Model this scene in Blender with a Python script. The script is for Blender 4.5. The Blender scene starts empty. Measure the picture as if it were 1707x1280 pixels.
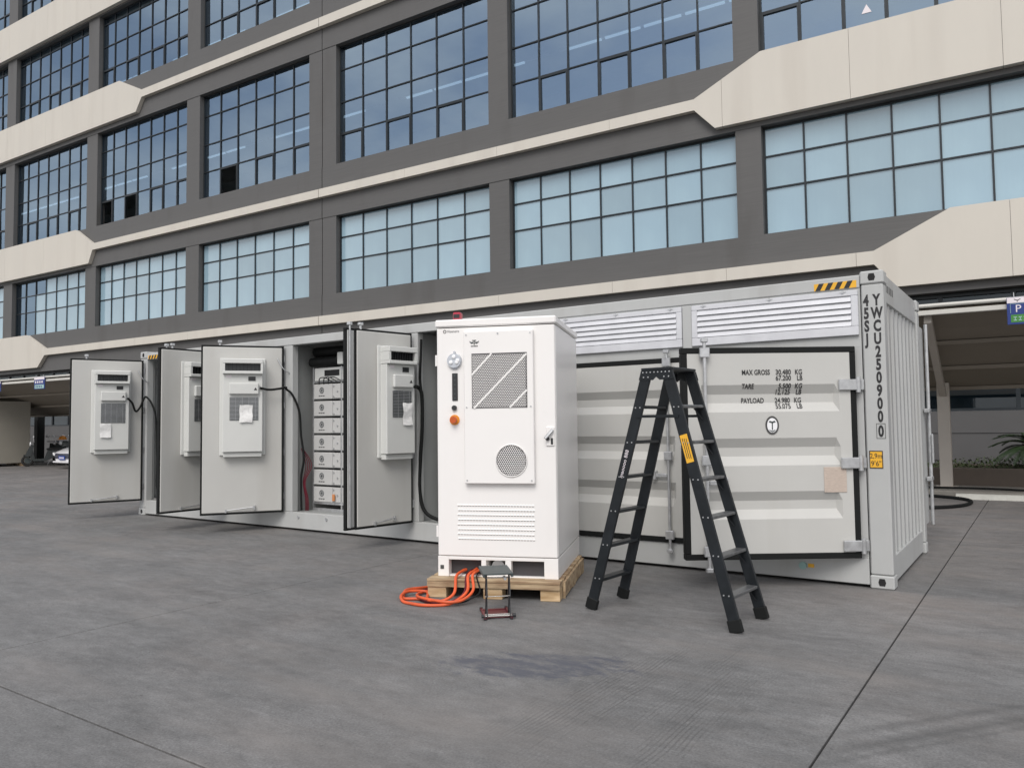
import bpy, bmesh, math, random
from mathutils import Matrix, Vector
random.seed(7)
S = bpy.context.scene
COL = S.collection
R = math.radians

# ------------------------------------------------------------------ camera
cam_d = bpy.data.cameras.new('camera')
cam_d.sensor_width = 36.0
cam_d.lens = 27.28
cam_d.clip_start = 0.05
cam_d.clip_end = 2000
cam = bpy.data.objects.new('camera', cam_d)
COL.objects.link(cam)
yaw, pit, rol = 0.5999, 0.0515, -0.0122
fw = Vector((-math.sin(yaw)*math.cos(pit), math.cos(yaw)*math.cos(pit), math.sin(pit)))
rt0 = Vector((math.cos(yaw), math.sin(yaw), 0))
up0 = rt0.cross(fw)
rt = math.cos(rol)*rt0 + math.sin(rol)*up0
up = -math.sin(rol)*rt0 + math.cos(rol)*up0
cam.matrix_world = Matrix(((rt.x, up.x, -fw.x, 1.1637), (rt.y, up.y, -fw.y, -7.7132), (rt.z, up.z, -fw.z, 1.5275), (0, 0, 0, 1)))
S.camera = cam

# ------------------------------------------------------------------ sky, sun, exposure
SUN_EL, SUN_AZ = R(48), R(160)          # azimuth clockwise from +Y (north)
w = bpy.data.worlds.new('World')
S.world = w
w.use_nodes = True
nt = w.node_tree
for n in list(nt.nodes): nt.nodes.remove(n)
out = nt.nodes.new('ShaderNodeOutputWorld')
bg = nt.nodes.new('ShaderNodeBackground')
sky = nt.nodes.new('ShaderNodeTexSky')
sky.sky_type = 'NISHITA'
sky.sun_disc = False
sky.sun_elevation = SUN_EL
sky.sun_rotation = SUN_AZ
sky.dust_density = 2.0
tc = nt.nodes.new('ShaderNodeTexCoord')
mp = nt.nodes.new('ShaderNodeMapping')
mp.inputs['Scale'].default_value = (1.0, 1.0, 2.2)
mp.inputs['Location'].default_value = (0.35, 0.6, 0.2)
nz = nt.nodes.new('ShaderNodeTexNoise')
nz.inputs['Scale'].default_value = 2.6
nz.inputs['Detail'].default_value = 7
nz.inputs['Roughness'].default_value = 0.55
cr = nt.nodes.new('ShaderNodeValToRGB')
cr.color_ramp.elements[0].position = 0.42
cr.color_ramp.elements[0].color = (0.36, 0.36, 0.36, 1)
cr.color_ramp.elements[1].position = 0.60
cr.color_ramp.elements[1].color = (0.95, 0.95, 0.95, 1)
mx = nt.nodes.new('ShaderNodeMixRGB')
mx.inputs[2].default_value = (8.3, 8.1, 8.0, 1)     # thin bright cloud
nt.links.new(tc.outputs['Generated'], mp.inputs[0])
nt.links.new(mp.outputs[0], nz.inputs['Vector'])
sep = nt.nodes.new('ShaderNodeSeparateXYZ')
nt.links.new(tc.outputs['Generated'], sep.inputs[0])
mr = nt.nodes.new('ShaderNodeMapRange')                # cloud thickens towards the horizon, all round
mr.inputs[1].default_value = 0.0; mr.inputs[2].default_value = 0.55
mr.inputs[3].default_value = 0.13; mr.inputs[4].default_value = -0.03
nt.links.new(sep.outputs[2], mr.inputs[0])
ad = nt.nodes.new('ShaderNodeMath'); ad.operation = 'ADD'
nt.links.new(nz.outputs['Fac'], ad.inputs[0]); nt.links.new(mr.outputs[0], ad.inputs[1])
nt.links.new(ad.outputs[0], cr.inputs[0])
nt.links.new(cr.outputs[0], mx.inputs[0])
nt.links.new(sky.outputs[0], mx.inputs[1])
nt.links.new(mx.outputs[0], bg.inputs[0])
bg.inputs[1].default_value = 0.108
nt.links.new(bg.outputs[0], out.inputs[0])

sun_d = bpy.data.lights.new('sun', 'SUN')
sun_d.energy = 1.7
sun_d.angle = R(35)
sun_d.color = (1.0, 0.965, 0.92)
sun = bpy.data.objects.new('sun', sun_d)
COL.objects.link(sun)
sd = Vector((math.sin(SUN_AZ)*math.cos(SUN_EL), math.cos(SUN_AZ)*math.cos(SUN_EL), math.sin(SUN_EL)))
sun.rotation_euler = sd.to_track_quat('Z', 'Y').to_euler()
sun.location = (0, 0, 60)

S.view_settings.view_transform = 'Standard'
S.view_settings.look = 'None'
S.view_settings.exposure = 0.3
S.view_settings.gamma = 1.0
S.view_settings.use_curve_mapping = False

# ------------------------------------------------------------------ helpers
class MB:
    """collects shapes and links them as ONE mesh object"""
    def __init__(self, xf=None):
        self.v = []; self.f = []; self.sm = []; self.mi = []; self.cur = 0
        self.xf = xf
    def _add(self, vs, fs, smooth=False):
        o = len(self.v)
        self.v += [tuple(p) for p in vs]
        for f in fs:
            self.f.append([i+o for i in f]); self.sm.append(smooth); self.mi.append(self.cur)
        return self
    def box(self, x0, x1, y0, y1, z0, z1, b=0.0, m=None):
        if x1 < x0: x0, x1 = x1, x0
        if y1 < y0: y0, y1 = y1, y0
        if z1 < z0: z0, z1 = z1, z0
        c = ((x0+x1)/2, (y0+y1)/2, (z0+z1)/2)
        h = ((x1-x0)/2, (y1-y0)/2, (z1-z0)/2)
        b = min(b, min(h)*0.8)
        if b <= 0:
            vs = [(c[0]+sx*h[0], c[1]+sy*h[1], c[2]+sz*h[2]) for sx in (-1, 1) for sy in (-1, 1) for sz in (-1, 1)]
            fs = [(0, 1, 3, 2), (4, 6, 7, 5), (0, 4, 5, 1), (2, 3, 7, 6), (0, 2, 6, 4), (1, 5, 7, 3)]
        else:
            vs = []; idx = {}
            for sx in (-1, 1):
                for sy in (-1, 1):
                    for sz in (-1, 1):
                        s = (sx, sy, sz)
                        for a in range(3):
                            p = [c[k]+s[k]*(h[k]-(0 if k == a else b)) for k in range(3)]
                            idx[(s, a)] = len(vs); vs.append(p)
            fs = []
            def srt(ids):
                P = [Vector(vs[i]) for i in ids]
                cc = sum(P, Vector())/len(P); n = (cc-Vector(c)).normalized()
                r = (P[0]-cc).normalized(); q = n.cross(r)
                return sorted(ids, key=lambda i: math.atan2((Vector(vs[i])-cc).dot(q), (Vector(vs[i])-cc).dot(r)))
            cs = [(sx, sy, sz) for sx in (-1, 1) for sy in (-1, 1) for sz in (-1, 1)]
            for a in range(3):
                for sg in (-1, 1):
                    fs.append(srt([idx[(s, a)] for s in cs if s[a] == sg]))
            for a in range(3):
                for i in range(8):
                    for j in range(i+1, 8):
                        s, t = cs[i], cs[j]
                        d = [k for k in range(3) if s[k] != t[k]]
                        if d == [a]:
                            o = [k for k in range(3) if k != a]
                            fs.append(srt([idx[(s, o[0])], idx[(s, o[1])], idx[(t, o[0])], idx[(t, o[1])]]))
            for s in cs: fs.append(srt([idx[(s, 0)], idx[(s, 1)], idx[(s, 2)]]))
        if m is not None: vs = [m @ Vector(p) for p in vs]
        return self._add(vs, fs)
    def bar(self, p, q, wx, wy, upv=(0, 0, 1), b=0.0):
        """rectangular bar from p to q; wx across (perp. to upv), wy along upv"""
        p, q = Vector(p), Vector(q)
        z = (q-p); L = z.length; z.normalize()
        x = Vector(upv).cross(z)
        if x.length < 1e-4: x = Vector((1, 0, 0)).cross(z)
        x.normalize(); y = z.cross(x)
        m = Matrix(((x.x, y.x, z.x, p.x), (x.y, y.y, z.y, p.y), (x.z, y.z, z.z, p.z), (0, 0, 0, 1)))
        return self.box(-wx/2, wx/2, -wy/2, wy/2, 0, L, b, m)
    def cyl(self, p, q, r, n=12, r2=None, cap=True):
        p, q = Vector(p), Vector(q); r2 = r if r2 is None else r2
        z = (q-p).normalized(); x = z.orthogonal().normalized(); y = z.cross(x)
        vs = []
        for k in range(n):
            a = 2*math.pi*k/n; d = x*math.cos(a)+y*math.sin(a)
            vs.append(p+d*r); vs.append(q+d*r2)
        fs = [(2*k, 2*((k+1) % n), 2*((k+1) % n)+1, 2*k+1) for k in range(n)]
        self._add(vs, fs, True)
        if cap: self._add(vs, [[2*k for k in range(n)][::-1], [2*k+1 for k in range(n)]])
        return self
    def tube(self, pts, r, n=8, res=5):
        """smooth tube through the points (Catmull-Rom)"""
        P = [Vector(p) for p in pts]
        Q = []
        for i in range(len(P)-1):
            a, b_, c, d = P[max(i-1, 0)], P[i], P[i+1], P[min(i+2, len(P)-1)]
            for k in range(res):
                t = k/res
                Q.append(0.5*((2*b_)+(c-a)*t+(2*a-5*b_+4*c-d)*t*t+(3*b_-a-3*c+d)*t**3))
        Q.append(P[-1])
        vs = []; T = (Q[1]-Q[0]).normalized(); X = T.orthogonal().normalized()
        for i, q in enumerate(Q):
            t = (Q[min(i+1, len(Q)-1)]-Q[max(i-1, 0)]).normalized()
            X = (X-t*X.dot(t)).normalized(); Y = t.cross(X)
            for k in range(n):
                a = 2*math.pi*k/n; vs.append(q+(X*math.cos(a)+Y*math.sin(a))*r)
        m = len(Q)
        fs = [(i*n+k, i*n+(k+1) % n, (i+1)*n+(k+1) % n, (i+1)*n+k) for i in range(m-1) for k in range(n)]
        self._add(vs, fs, True)
        self._add(vs, [[k for k in range(n)][::-1], [(m-1)*n+k for k in range(n)]])
        return self
    def ring(self, c, ax, r, t, n=24, k=8):
        """torus"""
        c = Vector(c); z = Vector(ax).normalized(); x = z.orthogonal().normalized(); y = z.cross(x)
        vs = []
        for i in range(n):
            a = 2*math.pi*i/n; d = x*math.cos(a)+y*math.sin(a)
            for j in range(k):
                b = 2*math.pi*j/k; vs.append(c+d*(r+t*math.cos(b))+z*t*math.sin(b))
        fs = [(i*k+j, ((i+1) % n)*k+j, ((i+1) % n)*k+(j+1) % k, i*k+(j+1) % k) for i in range(n) for j in range(k)]
        return self._add(vs, fs, True)
    def sph(self, c, r, n=12, m=8, sc=(1, 1, 1), half=False):
        vs = []; fs = []; m0 = 0
        top = math.pi/2 if half else math.pi
        for i in range(m+1):
            a = top*i/m
            for k in range(n):
                b = 2*math.pi*k/n
                vs.append((c[0]+r*sc[0]*math.sin(a)*math.cos(b), c[1]+r*sc[1]*math.sin(a)*math.sin(b), c[2]+r*sc[2]*math.cos(a)))
        for i in range(m):
            for k in range(n): fs.append((i*n+k, (i+1)*n+k, (i+1)*n+(k+1) % n, i*n+(k+1) % n))
        return self._add(vs, fs, True)
    def prism(self, poly, a, b, axis='y'):
        """polygon in the plane of the two other axes, extruded from a to b"""
        n = len(poly)
        def P(u, v, t): return (u, t, v) if axis == 'y' else ((t, u, v) if axis == 'x' else (u, v, t))
        vs = [P(u, v, a) for u, v in poly]+[P(u, v, b) for u, v in poly]
        fs = [list(range(n))[::-1], list(range(n, 2*n))]+[(i, (i+1) % n, n+(i+1) % n, n+i) for i in range(n)]
        return self._add(vs, fs)
    def quad(self, *p, smooth=False): return self._add(p, [tuple(range(len(p)))], smooth)
    def grid(self, us, vs_, fn, smooth=False):
        P = [fn(u, v) for v in vs_ for u in us]; n = len(us)
        return self._add(P, [(j*n+i, j*n+i+1, (j+1)*n+i+1, (j+1)*n+i) for j in range(len(vs_)-1) for i in range(n-1)], smooth)
    def mesh(self, name, mats, recalc=True):
        me = bpy.data.meshes.new(name)
        V = self.v if self.xf is None else [tuple(self.xf @ Vector(p)) for p in self.v]
        me.from_pydata(V, [], self.f)
        me.polygons.foreach_set('use_smooth', self.sm)
        me.polygons.foreach_set('material_index', self.mi)
        for m in (mats if isinstance(mats, (list, tuple)) else [mats]): me.materials.append(m)
        if recalc:
            bm = bmesh.new(); bm.from_mesh(me)
            bmesh.ops.recalc_face_normals(bm, faces=bm.faces)
            bm.to_mesh(me); bm.free()
        me.update()
        return me
    def build(self, name, mats, parent=None, recalc=True):
        return link(name, self.mesh(name, mats, recalc), parent)

def link(name, me, parent=None, loc=(0, 0, 0)):
    o = bpy.data.objects.new(name, me); COL.objects.link(o)
    if parent is not None: o.parent = parent
    o.location = loc
    return o
def empty(name, loc=(0, 0, 0), rz=0.0):
    o = bpy.data.objects.new(name, None); COL.objects.link(o)
    o.location = loc; o.rotation_euler = (0, 0, rz); o.empty_display_size = 0.2
    return o
def tag(o, label=None, cat=None, group=None, kind=None):
    if label: o['label'] = label
    if cat: o['category'] = cat
    if group: o['group'] = group
    if kind: o['kind'] = kind
    return o
def thing(name, label, cat, loc=(0, 0, 0), rz=0.0, group=None):
    return tag(empty(name, loc, rz), label, cat, group)

def text(name, s, mat_, parent, o, xa, za, h, ws=1.0, align='LEFT', th=0.001, gap=1.0, bold=0.0):
    """flat printed lettering: o = baseline point, xa/za = writing and up directions"""
    cu = bpy.data.curves.new(name, 'FONT'); cu.body = s; cu.align_x = align
    cu.size = h/0.7; cu.extrude = th/2; cu.resolution_u = 3; cu.offset = bold*h; cu.space_character = gap
    t = bpy.data.objects.new(name, cu); COL.objects.link(t)
    dg = bpy.context.evaluated_depsgraph_get(); dg.update()
    me = bpy.data.meshes.new_from_object(t.evaluated_get(dg))
    bpy.data.objects.remove(t); bpy.data.curves.remove(cu)
    X = Vector(xa).normalized(); Z = Vector(za).normalized(); N = X.cross(Z)
    O = Vector(o)
    m = Matrix(((X.x*ws, Z.x, N.x, O.x), (X.y*ws, Z.y, N.y, O.y), (X.z*ws, Z.z, N.z, O.z), (0, 0, 0, 1)))
    me.transform(m); me.materials.clear(); me.materials.append(mat_)
    me.name = name
    return link(name, me, parent)

# ------------------------------------------------------------------ materials
def mat(name, col, rough=0.5, metal=0.0, var=0.06, scale=2.0, stretch=(1, 1, 1), bump=0.0, bscale=60.0, spec=0.5, grime=None, gscale=1.2, gstr=(1, 1, 1), gpos=(0.55, 0.8), coat=0.0):
    m = bpy.data.materials.new(name); m.use_nodes = True
    t = m.node_tree; b = t.nodes['Principled BSDF']
    b.inputs['Roughness'].default_value = rough
    b.inputs['Metallic'].default_value = metal
    b.inputs['Specular IOR Level'].default_value = spec
    b.inputs['Coat Weight'].default_value = coat
    co = t.nodes.new('ShaderNodeTexCoord')
    mp = t.nodes.new('ShaderNodeMapping'); mp.inputs['Scale'].default_value = stretch
    t.links.new(co.outputs['Object'], mp.inputs[0])
    n = t.nodes.new('ShaderNodeTexNoise'); n.inputs['Scale'].default_value = scale; n.inputs['Detail'].default_value = 6
    n.inputs['Roughness'].default_value = 0.6
    t.links.new(mp.outputs[0], n.inputs['Vector'])
    r = t.nodes.new('ShaderNodeValToRGB')
    r.color_ramp.elements[0].position = 0.3; r.color_ramp.elements[1].position = 0.7
    r.color_ramp.elements[0].color = (*[c*(1-var) for c in col], 1)
    r.color_ramp.elements[1].color = (*[min(c*(1+var), 0.95) for c in col], 1)
    t.links.new(n.outputs['Fac'], r.inputs[0])
    src = r.outputs[0]
    if grime:
        mp2 = t.nodes.new('ShaderNodeMapping'); mp2.inputs['Scale'].default_value = gstr
        t.links.new(co.outputs['Object'], mp2.inputs[0])
        g = t.nodes.new('ShaderNodeTexNoise'); g.inputs['Scale'].default_value = gscale; g.inputs['Detail'].default_value = 8
        t.links.new(mp2.outputs[0], g.inputs['Vector'])
        gr = t.nodes.new('ShaderNodeValToRGB')
        gr.color_ramp.elements[0].position = gpos[0]; gr.color_ramp.elements[1].position = gpos[1]
        gr.color_ramp.elements[0].color = (0, 0, 0, 1); gr.color_ramp.elements[1].color = (grime[3], grime[3], grime[3], 1)
        t.links.new(g.outputs['Fac'], gr.inputs[0])
        mxx = t.nodes.new('ShaderNodeMixRGB'); mxx.inputs[2].default_value = (*grime[:3], 1)
        t.links.new(gr.outputs[0], mxx.inputs[0]); t.links.new(src, mxx.inputs[1])
        src = mxx.outputs[0]
    t.links.new(src, b.inputs['Base Color'])
    # uneven gloss
    rr = t.nodes.new('ShaderNodeMapRange'); rr.inputs[1].default_value = 0.3; rr.inputs[2].default_value = 0.7
    rr.inputs[3].default_value = max(rough-0.08, 0.02); rr.inputs[4].default_value = min(rough+0.08, 1)
    t.links.new(n.outputs['Fac'], rr.inputs[0]); t.links.new(rr.outputs[0], b.inputs['Roughness'])
    if bump:
        n2 = t.nodes.new('ShaderNodeTexNoise'); n2.inputs['Scale'].default_value = bscale; n2.inputs['Detail'].default_value = 4
        t.links.new(mp.outputs[0], n2.inputs['Vector'])
        bp = t.nodes.new('ShaderNodeBump'); bp.inputs['Strength'].default_value = bump; bp.inputs['Distance'].default_value = 0.01
        t.links.new(n2.outputs['Fac'], bp.inputs['Height']); t.links.new(bp.outputs[0], b.inputs['Normal'])
    return m
def emit(name, col, st):
    m = bpy.data.materials.new(name); m.use_nodes = True
    b = m.node_tree.nodes['Principled BSDF']
    b.inputs['Base Color'].default_value = (*col, 1); b.inputs['Emission Color'].default_value = (*col, 1)
    b.inputs['Emission Strength'].default_value = st
    return m
def glass(name, tint, ior, gcol=(0.85, 0.93, 1.0)):
    m = bpy.data.materials.new(name); m.use_nodes = True
    t = m.node_tree
    for n in list(t.nodes): t.nodes.remove(n)
    o = t.nodes.new('ShaderNodeOutputMaterial'); mxs = t.nodes.new('ShaderNodeMixShader')
    tr = t.nodes.new('ShaderNodeBsdfTransparent'); tr.inputs[0].default_value = (*tint, 1)
    gl = t.nodes.new('ShaderNodeBsdfGlossy'); gl.inputs[0].default_value = (*gcol, 1); gl.inputs['Roughness'].default_value = 0.015
    fr = t.nodes.new('ShaderNodeFresnel'); fr.inputs[0].default_value = ior
    t.links.new(fr.outputs[0], mxs.inputs[0]); t.links.new(tr.outputs[0], mxs.inputs[1]); t.links.new(gl.outputs[0], mxs.inputs[2])
    t.links.new(mxs.outputs[0], o.inputs[0])
    return m

M = {}
M['wall'] = mat('dark_panel_cladding', (0.099, 0.098, 0.097), 0.6, var=0.12, scale=3, stretch=(0.25, 1, 9), bump=0.08, bscale=25, grime=(0.070, 0.067, 0.063, 0.7), gscale=0.9, gstr=(1, 1, 0.25))
M['band'] = mat('beige_band_cladding', (0.58, 0.55, 0.492), 0.6, var=0.03, scale=1.2, stretch=(0.8, 1, 0.3), grime=(0.44, 0.40, 0.35, 0.4), gscale=0.9, gstr=(1.4, 1, 0.12), gpos=(0.52, 0.8))
M['mullion'] = mat('dark_aluminium', (0.022, 0.028, 0.033), 0.4, 0.3, var=0.1)
M['pane'] = glass('tinted_glazing', (0.40, 0.55, 0.66), 4.2, (0.61, 0.80, 1.0))
M['pane_low'] = mat('frosted_film_glazing', (0.262, 0.385, 0.465), 0.08, var=0.12, scale=0.12, stretch=(1, 1, 0.5), spec=1.0, coat=0.6, grime=(0.34, 0.50, 0.56, 0.5), gscale=0.9, gstr=(1.5, 1, 0.25), gpos=(0.45, 0.75))
t_ = M['pane_low'].node_tree; b_ = t_.nodes['Principled BSDF']; sc_ = b_.inputs['Base Color'].links[0].from_socket
oi_ = t_.nodes.new('ShaderNodeObjectInfo'); mr_ = t_.nodes.new('ShaderNodeMapRange'); mr_.inputs[3].default_value = 0.86; mr_.inputs[4].default_value = 1.12
t_.links.new(oi_.outputs['Random'], mr_.inputs[0])
vm_ = t_.nodes.new('ShaderNodeVectorMath'); vm_.operation = 'SCALE'
t_.links.new(sc_, vm_.inputs[0]); t_.links.new(mr_.outputs[0], vm_.inputs[3]); t_.links.new(vm_.outputs[0], b_.inputs['Base Color'])
M['pane_dark'] = glass('dark_glazing', (0.20, 0.27, 0.32), 1.6)
M['interior'] = mat('interior_plaster', (0.55, 0.55, 0.54), 0.8, var=0.05)
M['blind'] = mat('white_blind_fabric', (0.88, 0.90, 0.90), 0.8, var=0.04, scale=1.5, stretch=(3, 1, 0.15))
M['tube'] = emit('tube_light', (0.90, 0.96, 1.0), 0.42)
M['plinth'] = mat('grey_render', (0.085, 0.084, 0.085), 0.8, var=0.08, scale=1.5, bump=0.1)
M['cont'] = mat('container_paint', (0.445, 0.455, 0.45), 0.42, var=0.035, scale=1.3, grime=(0.31, 0.30, 0.28, 0.5), gscale=1.6, gstr=(1.6, 1.6, 0.18), gpos=(0.5, 0.8), bump=0.12, bscale=7)
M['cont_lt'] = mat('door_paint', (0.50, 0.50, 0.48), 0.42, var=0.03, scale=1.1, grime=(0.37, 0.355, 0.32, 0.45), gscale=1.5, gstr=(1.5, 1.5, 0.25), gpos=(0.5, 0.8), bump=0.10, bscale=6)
M['cont_in'] = mat('container_lining', (0.30, 0.31, 0.305), 0.5, var=0.05)
M['rubber'] = mat('black_rubber', (0.008, 0.009, 0.009), 0.7, var=0.2, spec=0.25)
M['galv'] = mat('galvanised_steel', (0.55, 0.56, 0.57), 0.38, 0.75, var=0.15, scale=14)
M['alu'] = mat('aluminium', (0.72, 0.73, 0.75), 0.35, 0.55, var=0.05, scale=8)
M['ink'] = mat('black_print', (0.02, 0.02, 0.022), 0.6, var=0.15)
M['ink_grey'] = mat('faded_print', (0.06, 0.06, 0.06), 0.6, var=0.25, scale=30)
M['yellow'] = mat('yellow_label', (0.78, 0.42, 0.03), 0.5, var=0.06)
M['void'] = mat('dark_cavity', (0.012, 0.012, 0.013), 0.8, var=0.1)
M['ac'] = mat('ac_white_paint', (0.62, 0.63, 0.61), 0.4, var=0.03)
M['ac_grille'] = mat('ac_grille_grey', (0.13, 0.14, 0.145), 0.45, 0.3, var=0.15, scale=20)
M['paper'] = mat('paper', (0.80, 0.80, 0.79), 0.85, var=0.08, scale=30, bump=0.6, bscale=25)
M['plate_beige'] = mat('data_plate', (0.50, 0.42, 0.36), 0.5, var=0.12, scale=50, stretch=(0.3, 1, 3))
M['cab'] = mat('white_powder_coat', (0.83, 0.815, 0.80), 0.36, var=0.012, scale=1.5, bump=0.04, bscale=250, grime=(0.70, 0.68, 0.65, 0.22), gscale=1.5, gstr=(1, 1, 0.4))
M['cab_in'] = mat('cabinet_opening_dark', (0.05, 0.047, 0.05), 0.7, var=0.1)
M['louvre'] = mat('louvre_grey', (0.62, 0.63, 0.66), 0.5, 0.15, var=0.06, scale=6)
M['slot'] = mat('vent_slot_grey', (0.30, 0.29, 0.285), 0.6, var=0.1)
M['strobe'] = mat('clear_strobe_plastic', (0.50, 0.53, 0.58), 0.15, 0.1, var=0.12, scale=25, coat=0.6)
M['red'] = mat('red_plastic', (0.42, 0.02, 0.05), 0.3, var=0.08, coat=0.3)
M['orange'] = mat('orange_plastic', (0.75, 0.28, 0.03), 0.4, var=0.08)
M['redor'] = mat('red_orange_button', (0.50, 0.09, 0.015), 0.35, var=0.06)
M['black_pl'] = mat('black_plastic', (0.025, 0.026, 0.028), 0.35, var=0.12)
M['cable_or'] = mat('orange_cable_sheath', (0.66, 0.10, 0.028), 0.5, var=0.14, scale=9, grime=(0.35, 0.08, 0.04, 0.5), gscale=7)
M['ladder'] = mat('anthracite_ladder_paint', (0.012, 0.015, 0.018), 0.42, 0.1, var=0.3, scale=7, spec=0.35)
M['tread'] = mat('worn_ladder_tread', (0.16, 0.165, 0.17), 0.4, 0.6, var=0.35, scale=16)
M['jack_top'] = mat('grey_jack_plate', (0.07, 0.085, 0.085), 0.5, 0.4, var=0.15)
M['jack_red'] = mat('maroon_anodised', (0.17, 0.02, 0.035), 0.35, 0.5, var=0.15)
M['steel'] = mat('bright_steel', (0.7, 0.68, 0.64), 0.25, 0.9, var=0.1)
M['membrane'] = mat('carport_membrane', (0.25, 0.22, 0.18), 0.7, var=0.06, scale=0.8, grime=(0.15, 0.13, 0.10, 0.5), gscale=0.8)
M['post'] = mat('beige_steel_post', (0.50, 0.46, 0.41), 0.5, var=0.05)
M['gutter'] = mat('pale_gutter', (0.55, 0.54, 0.50), 0.5, var=0.05)
M['signw'] = mat('sign_white', (0.75, 0.70, 0.73), 0.5, var=0.03)
M['signb'] = mat('sign_blue', (0.012, 0.035, 0.19), 0.4, var=0.04)
M['signg'] = mat('sign_green', (0.05, 0.22, 0.035), 0.4, var=0.04)
M['signt'] = mat('sign_teal', (0.30, 0.47, 0.45), 0.5, var=0.05)
M['planter'] = mat('brown_planter_render', (0.13, 0.105, 0.085), 0.8, var=0.12, scale=4)
M['paving'] = mat('pavement_concrete', (0.25, 0.235, 0.21), 0.8, var=0.1, scale=4, bump=0.2)
M['white_paint'] = mat('worn_white_paint', (0.62, 0.62, 0.57), 0.6, var=0.08, scale=8)
M['soil'] = mat('soil', (0.06, 0.045, 0.03), 0.95, var=0.3, scale=12, bump=0.5)
M['leaf'] = mat('hedge_leaf', (0.035, 0.052, 0.014), 0.75, var=0.45, scale=9)
M['frond'] = mat('cycad_leaf', (0.03, 0.055, 0.02), 0.4, var=0.3, scale=6)
M['bark'] = mat('cycad_bark', (0.07, 0.05, 0.035), 0.9, var=0.3, scale=14, bump=0.6)
M['crate'] = mat('beige_crate_board', (0.25, 0.235, 0.20), 0.7, var=0.06, scale=1.2)
M['car'] = mat('white_car_paint', (0.78, 0.78, 0.80), 0.2, var=0.01, coat=0.8)
M['car_gl'] = mat('car_glass', (0.015, 0.018, 0.022), 0.06, var=0.1)
M['navy'] = mat('navy_grille', (0.015, 0.02, 0.06), 0.3, 0.3, var=0.2)
M['plate_blue'] = mat('blue_number_plate', (0.02, 0.07, 0.34), 0.4, var=0.05)
M['tyre'] = mat('tyre_rubber', (0.02, 0.02, 0.02), 0.85, var=0.2)
M['chrome'] = mat('chrome', (0.75, 0.76, 0.78), 0.12, 0.95, var=0.05)
M['scoot'] = mat('dark_scooter_plastic', (0.035, 0.042, 0.043), 0.3, var=0.15, coat=0.4)
M['lens'] = mat('white_lens', (0.85, 0.86, 0.88), 0.1, var=0.02, coat=0.8)
M['batt'] = mat('battery_case', (0.50, 0.50, 0.49), 0.45, var=0.03)
M['copper'] = mat('orange_terminal', (0.55, 0.22, 0.08), 0.45, var=0.1)

def wood_mat(name, a, b_):
    m = mat(name, a, 0.75, var=0.25, scale=3.5, stretch=(0.8, 9, 9), bump=0.25, bscale=14, grime=(*b_, 0.85), gscale=3.5, gstr=(0.9, 3, 5), gpos=(0.42, 0.64))
    return m
M['wood'] = wood_mat('pallet_pine', (0.46, 0.35, 0.22), (0.22, 0.135, 0.075))
M['wood2'] = wood_mat('pallet_block', (0.58, 0.43, 0.26), (0.36, 0.23, 0.11))

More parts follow.
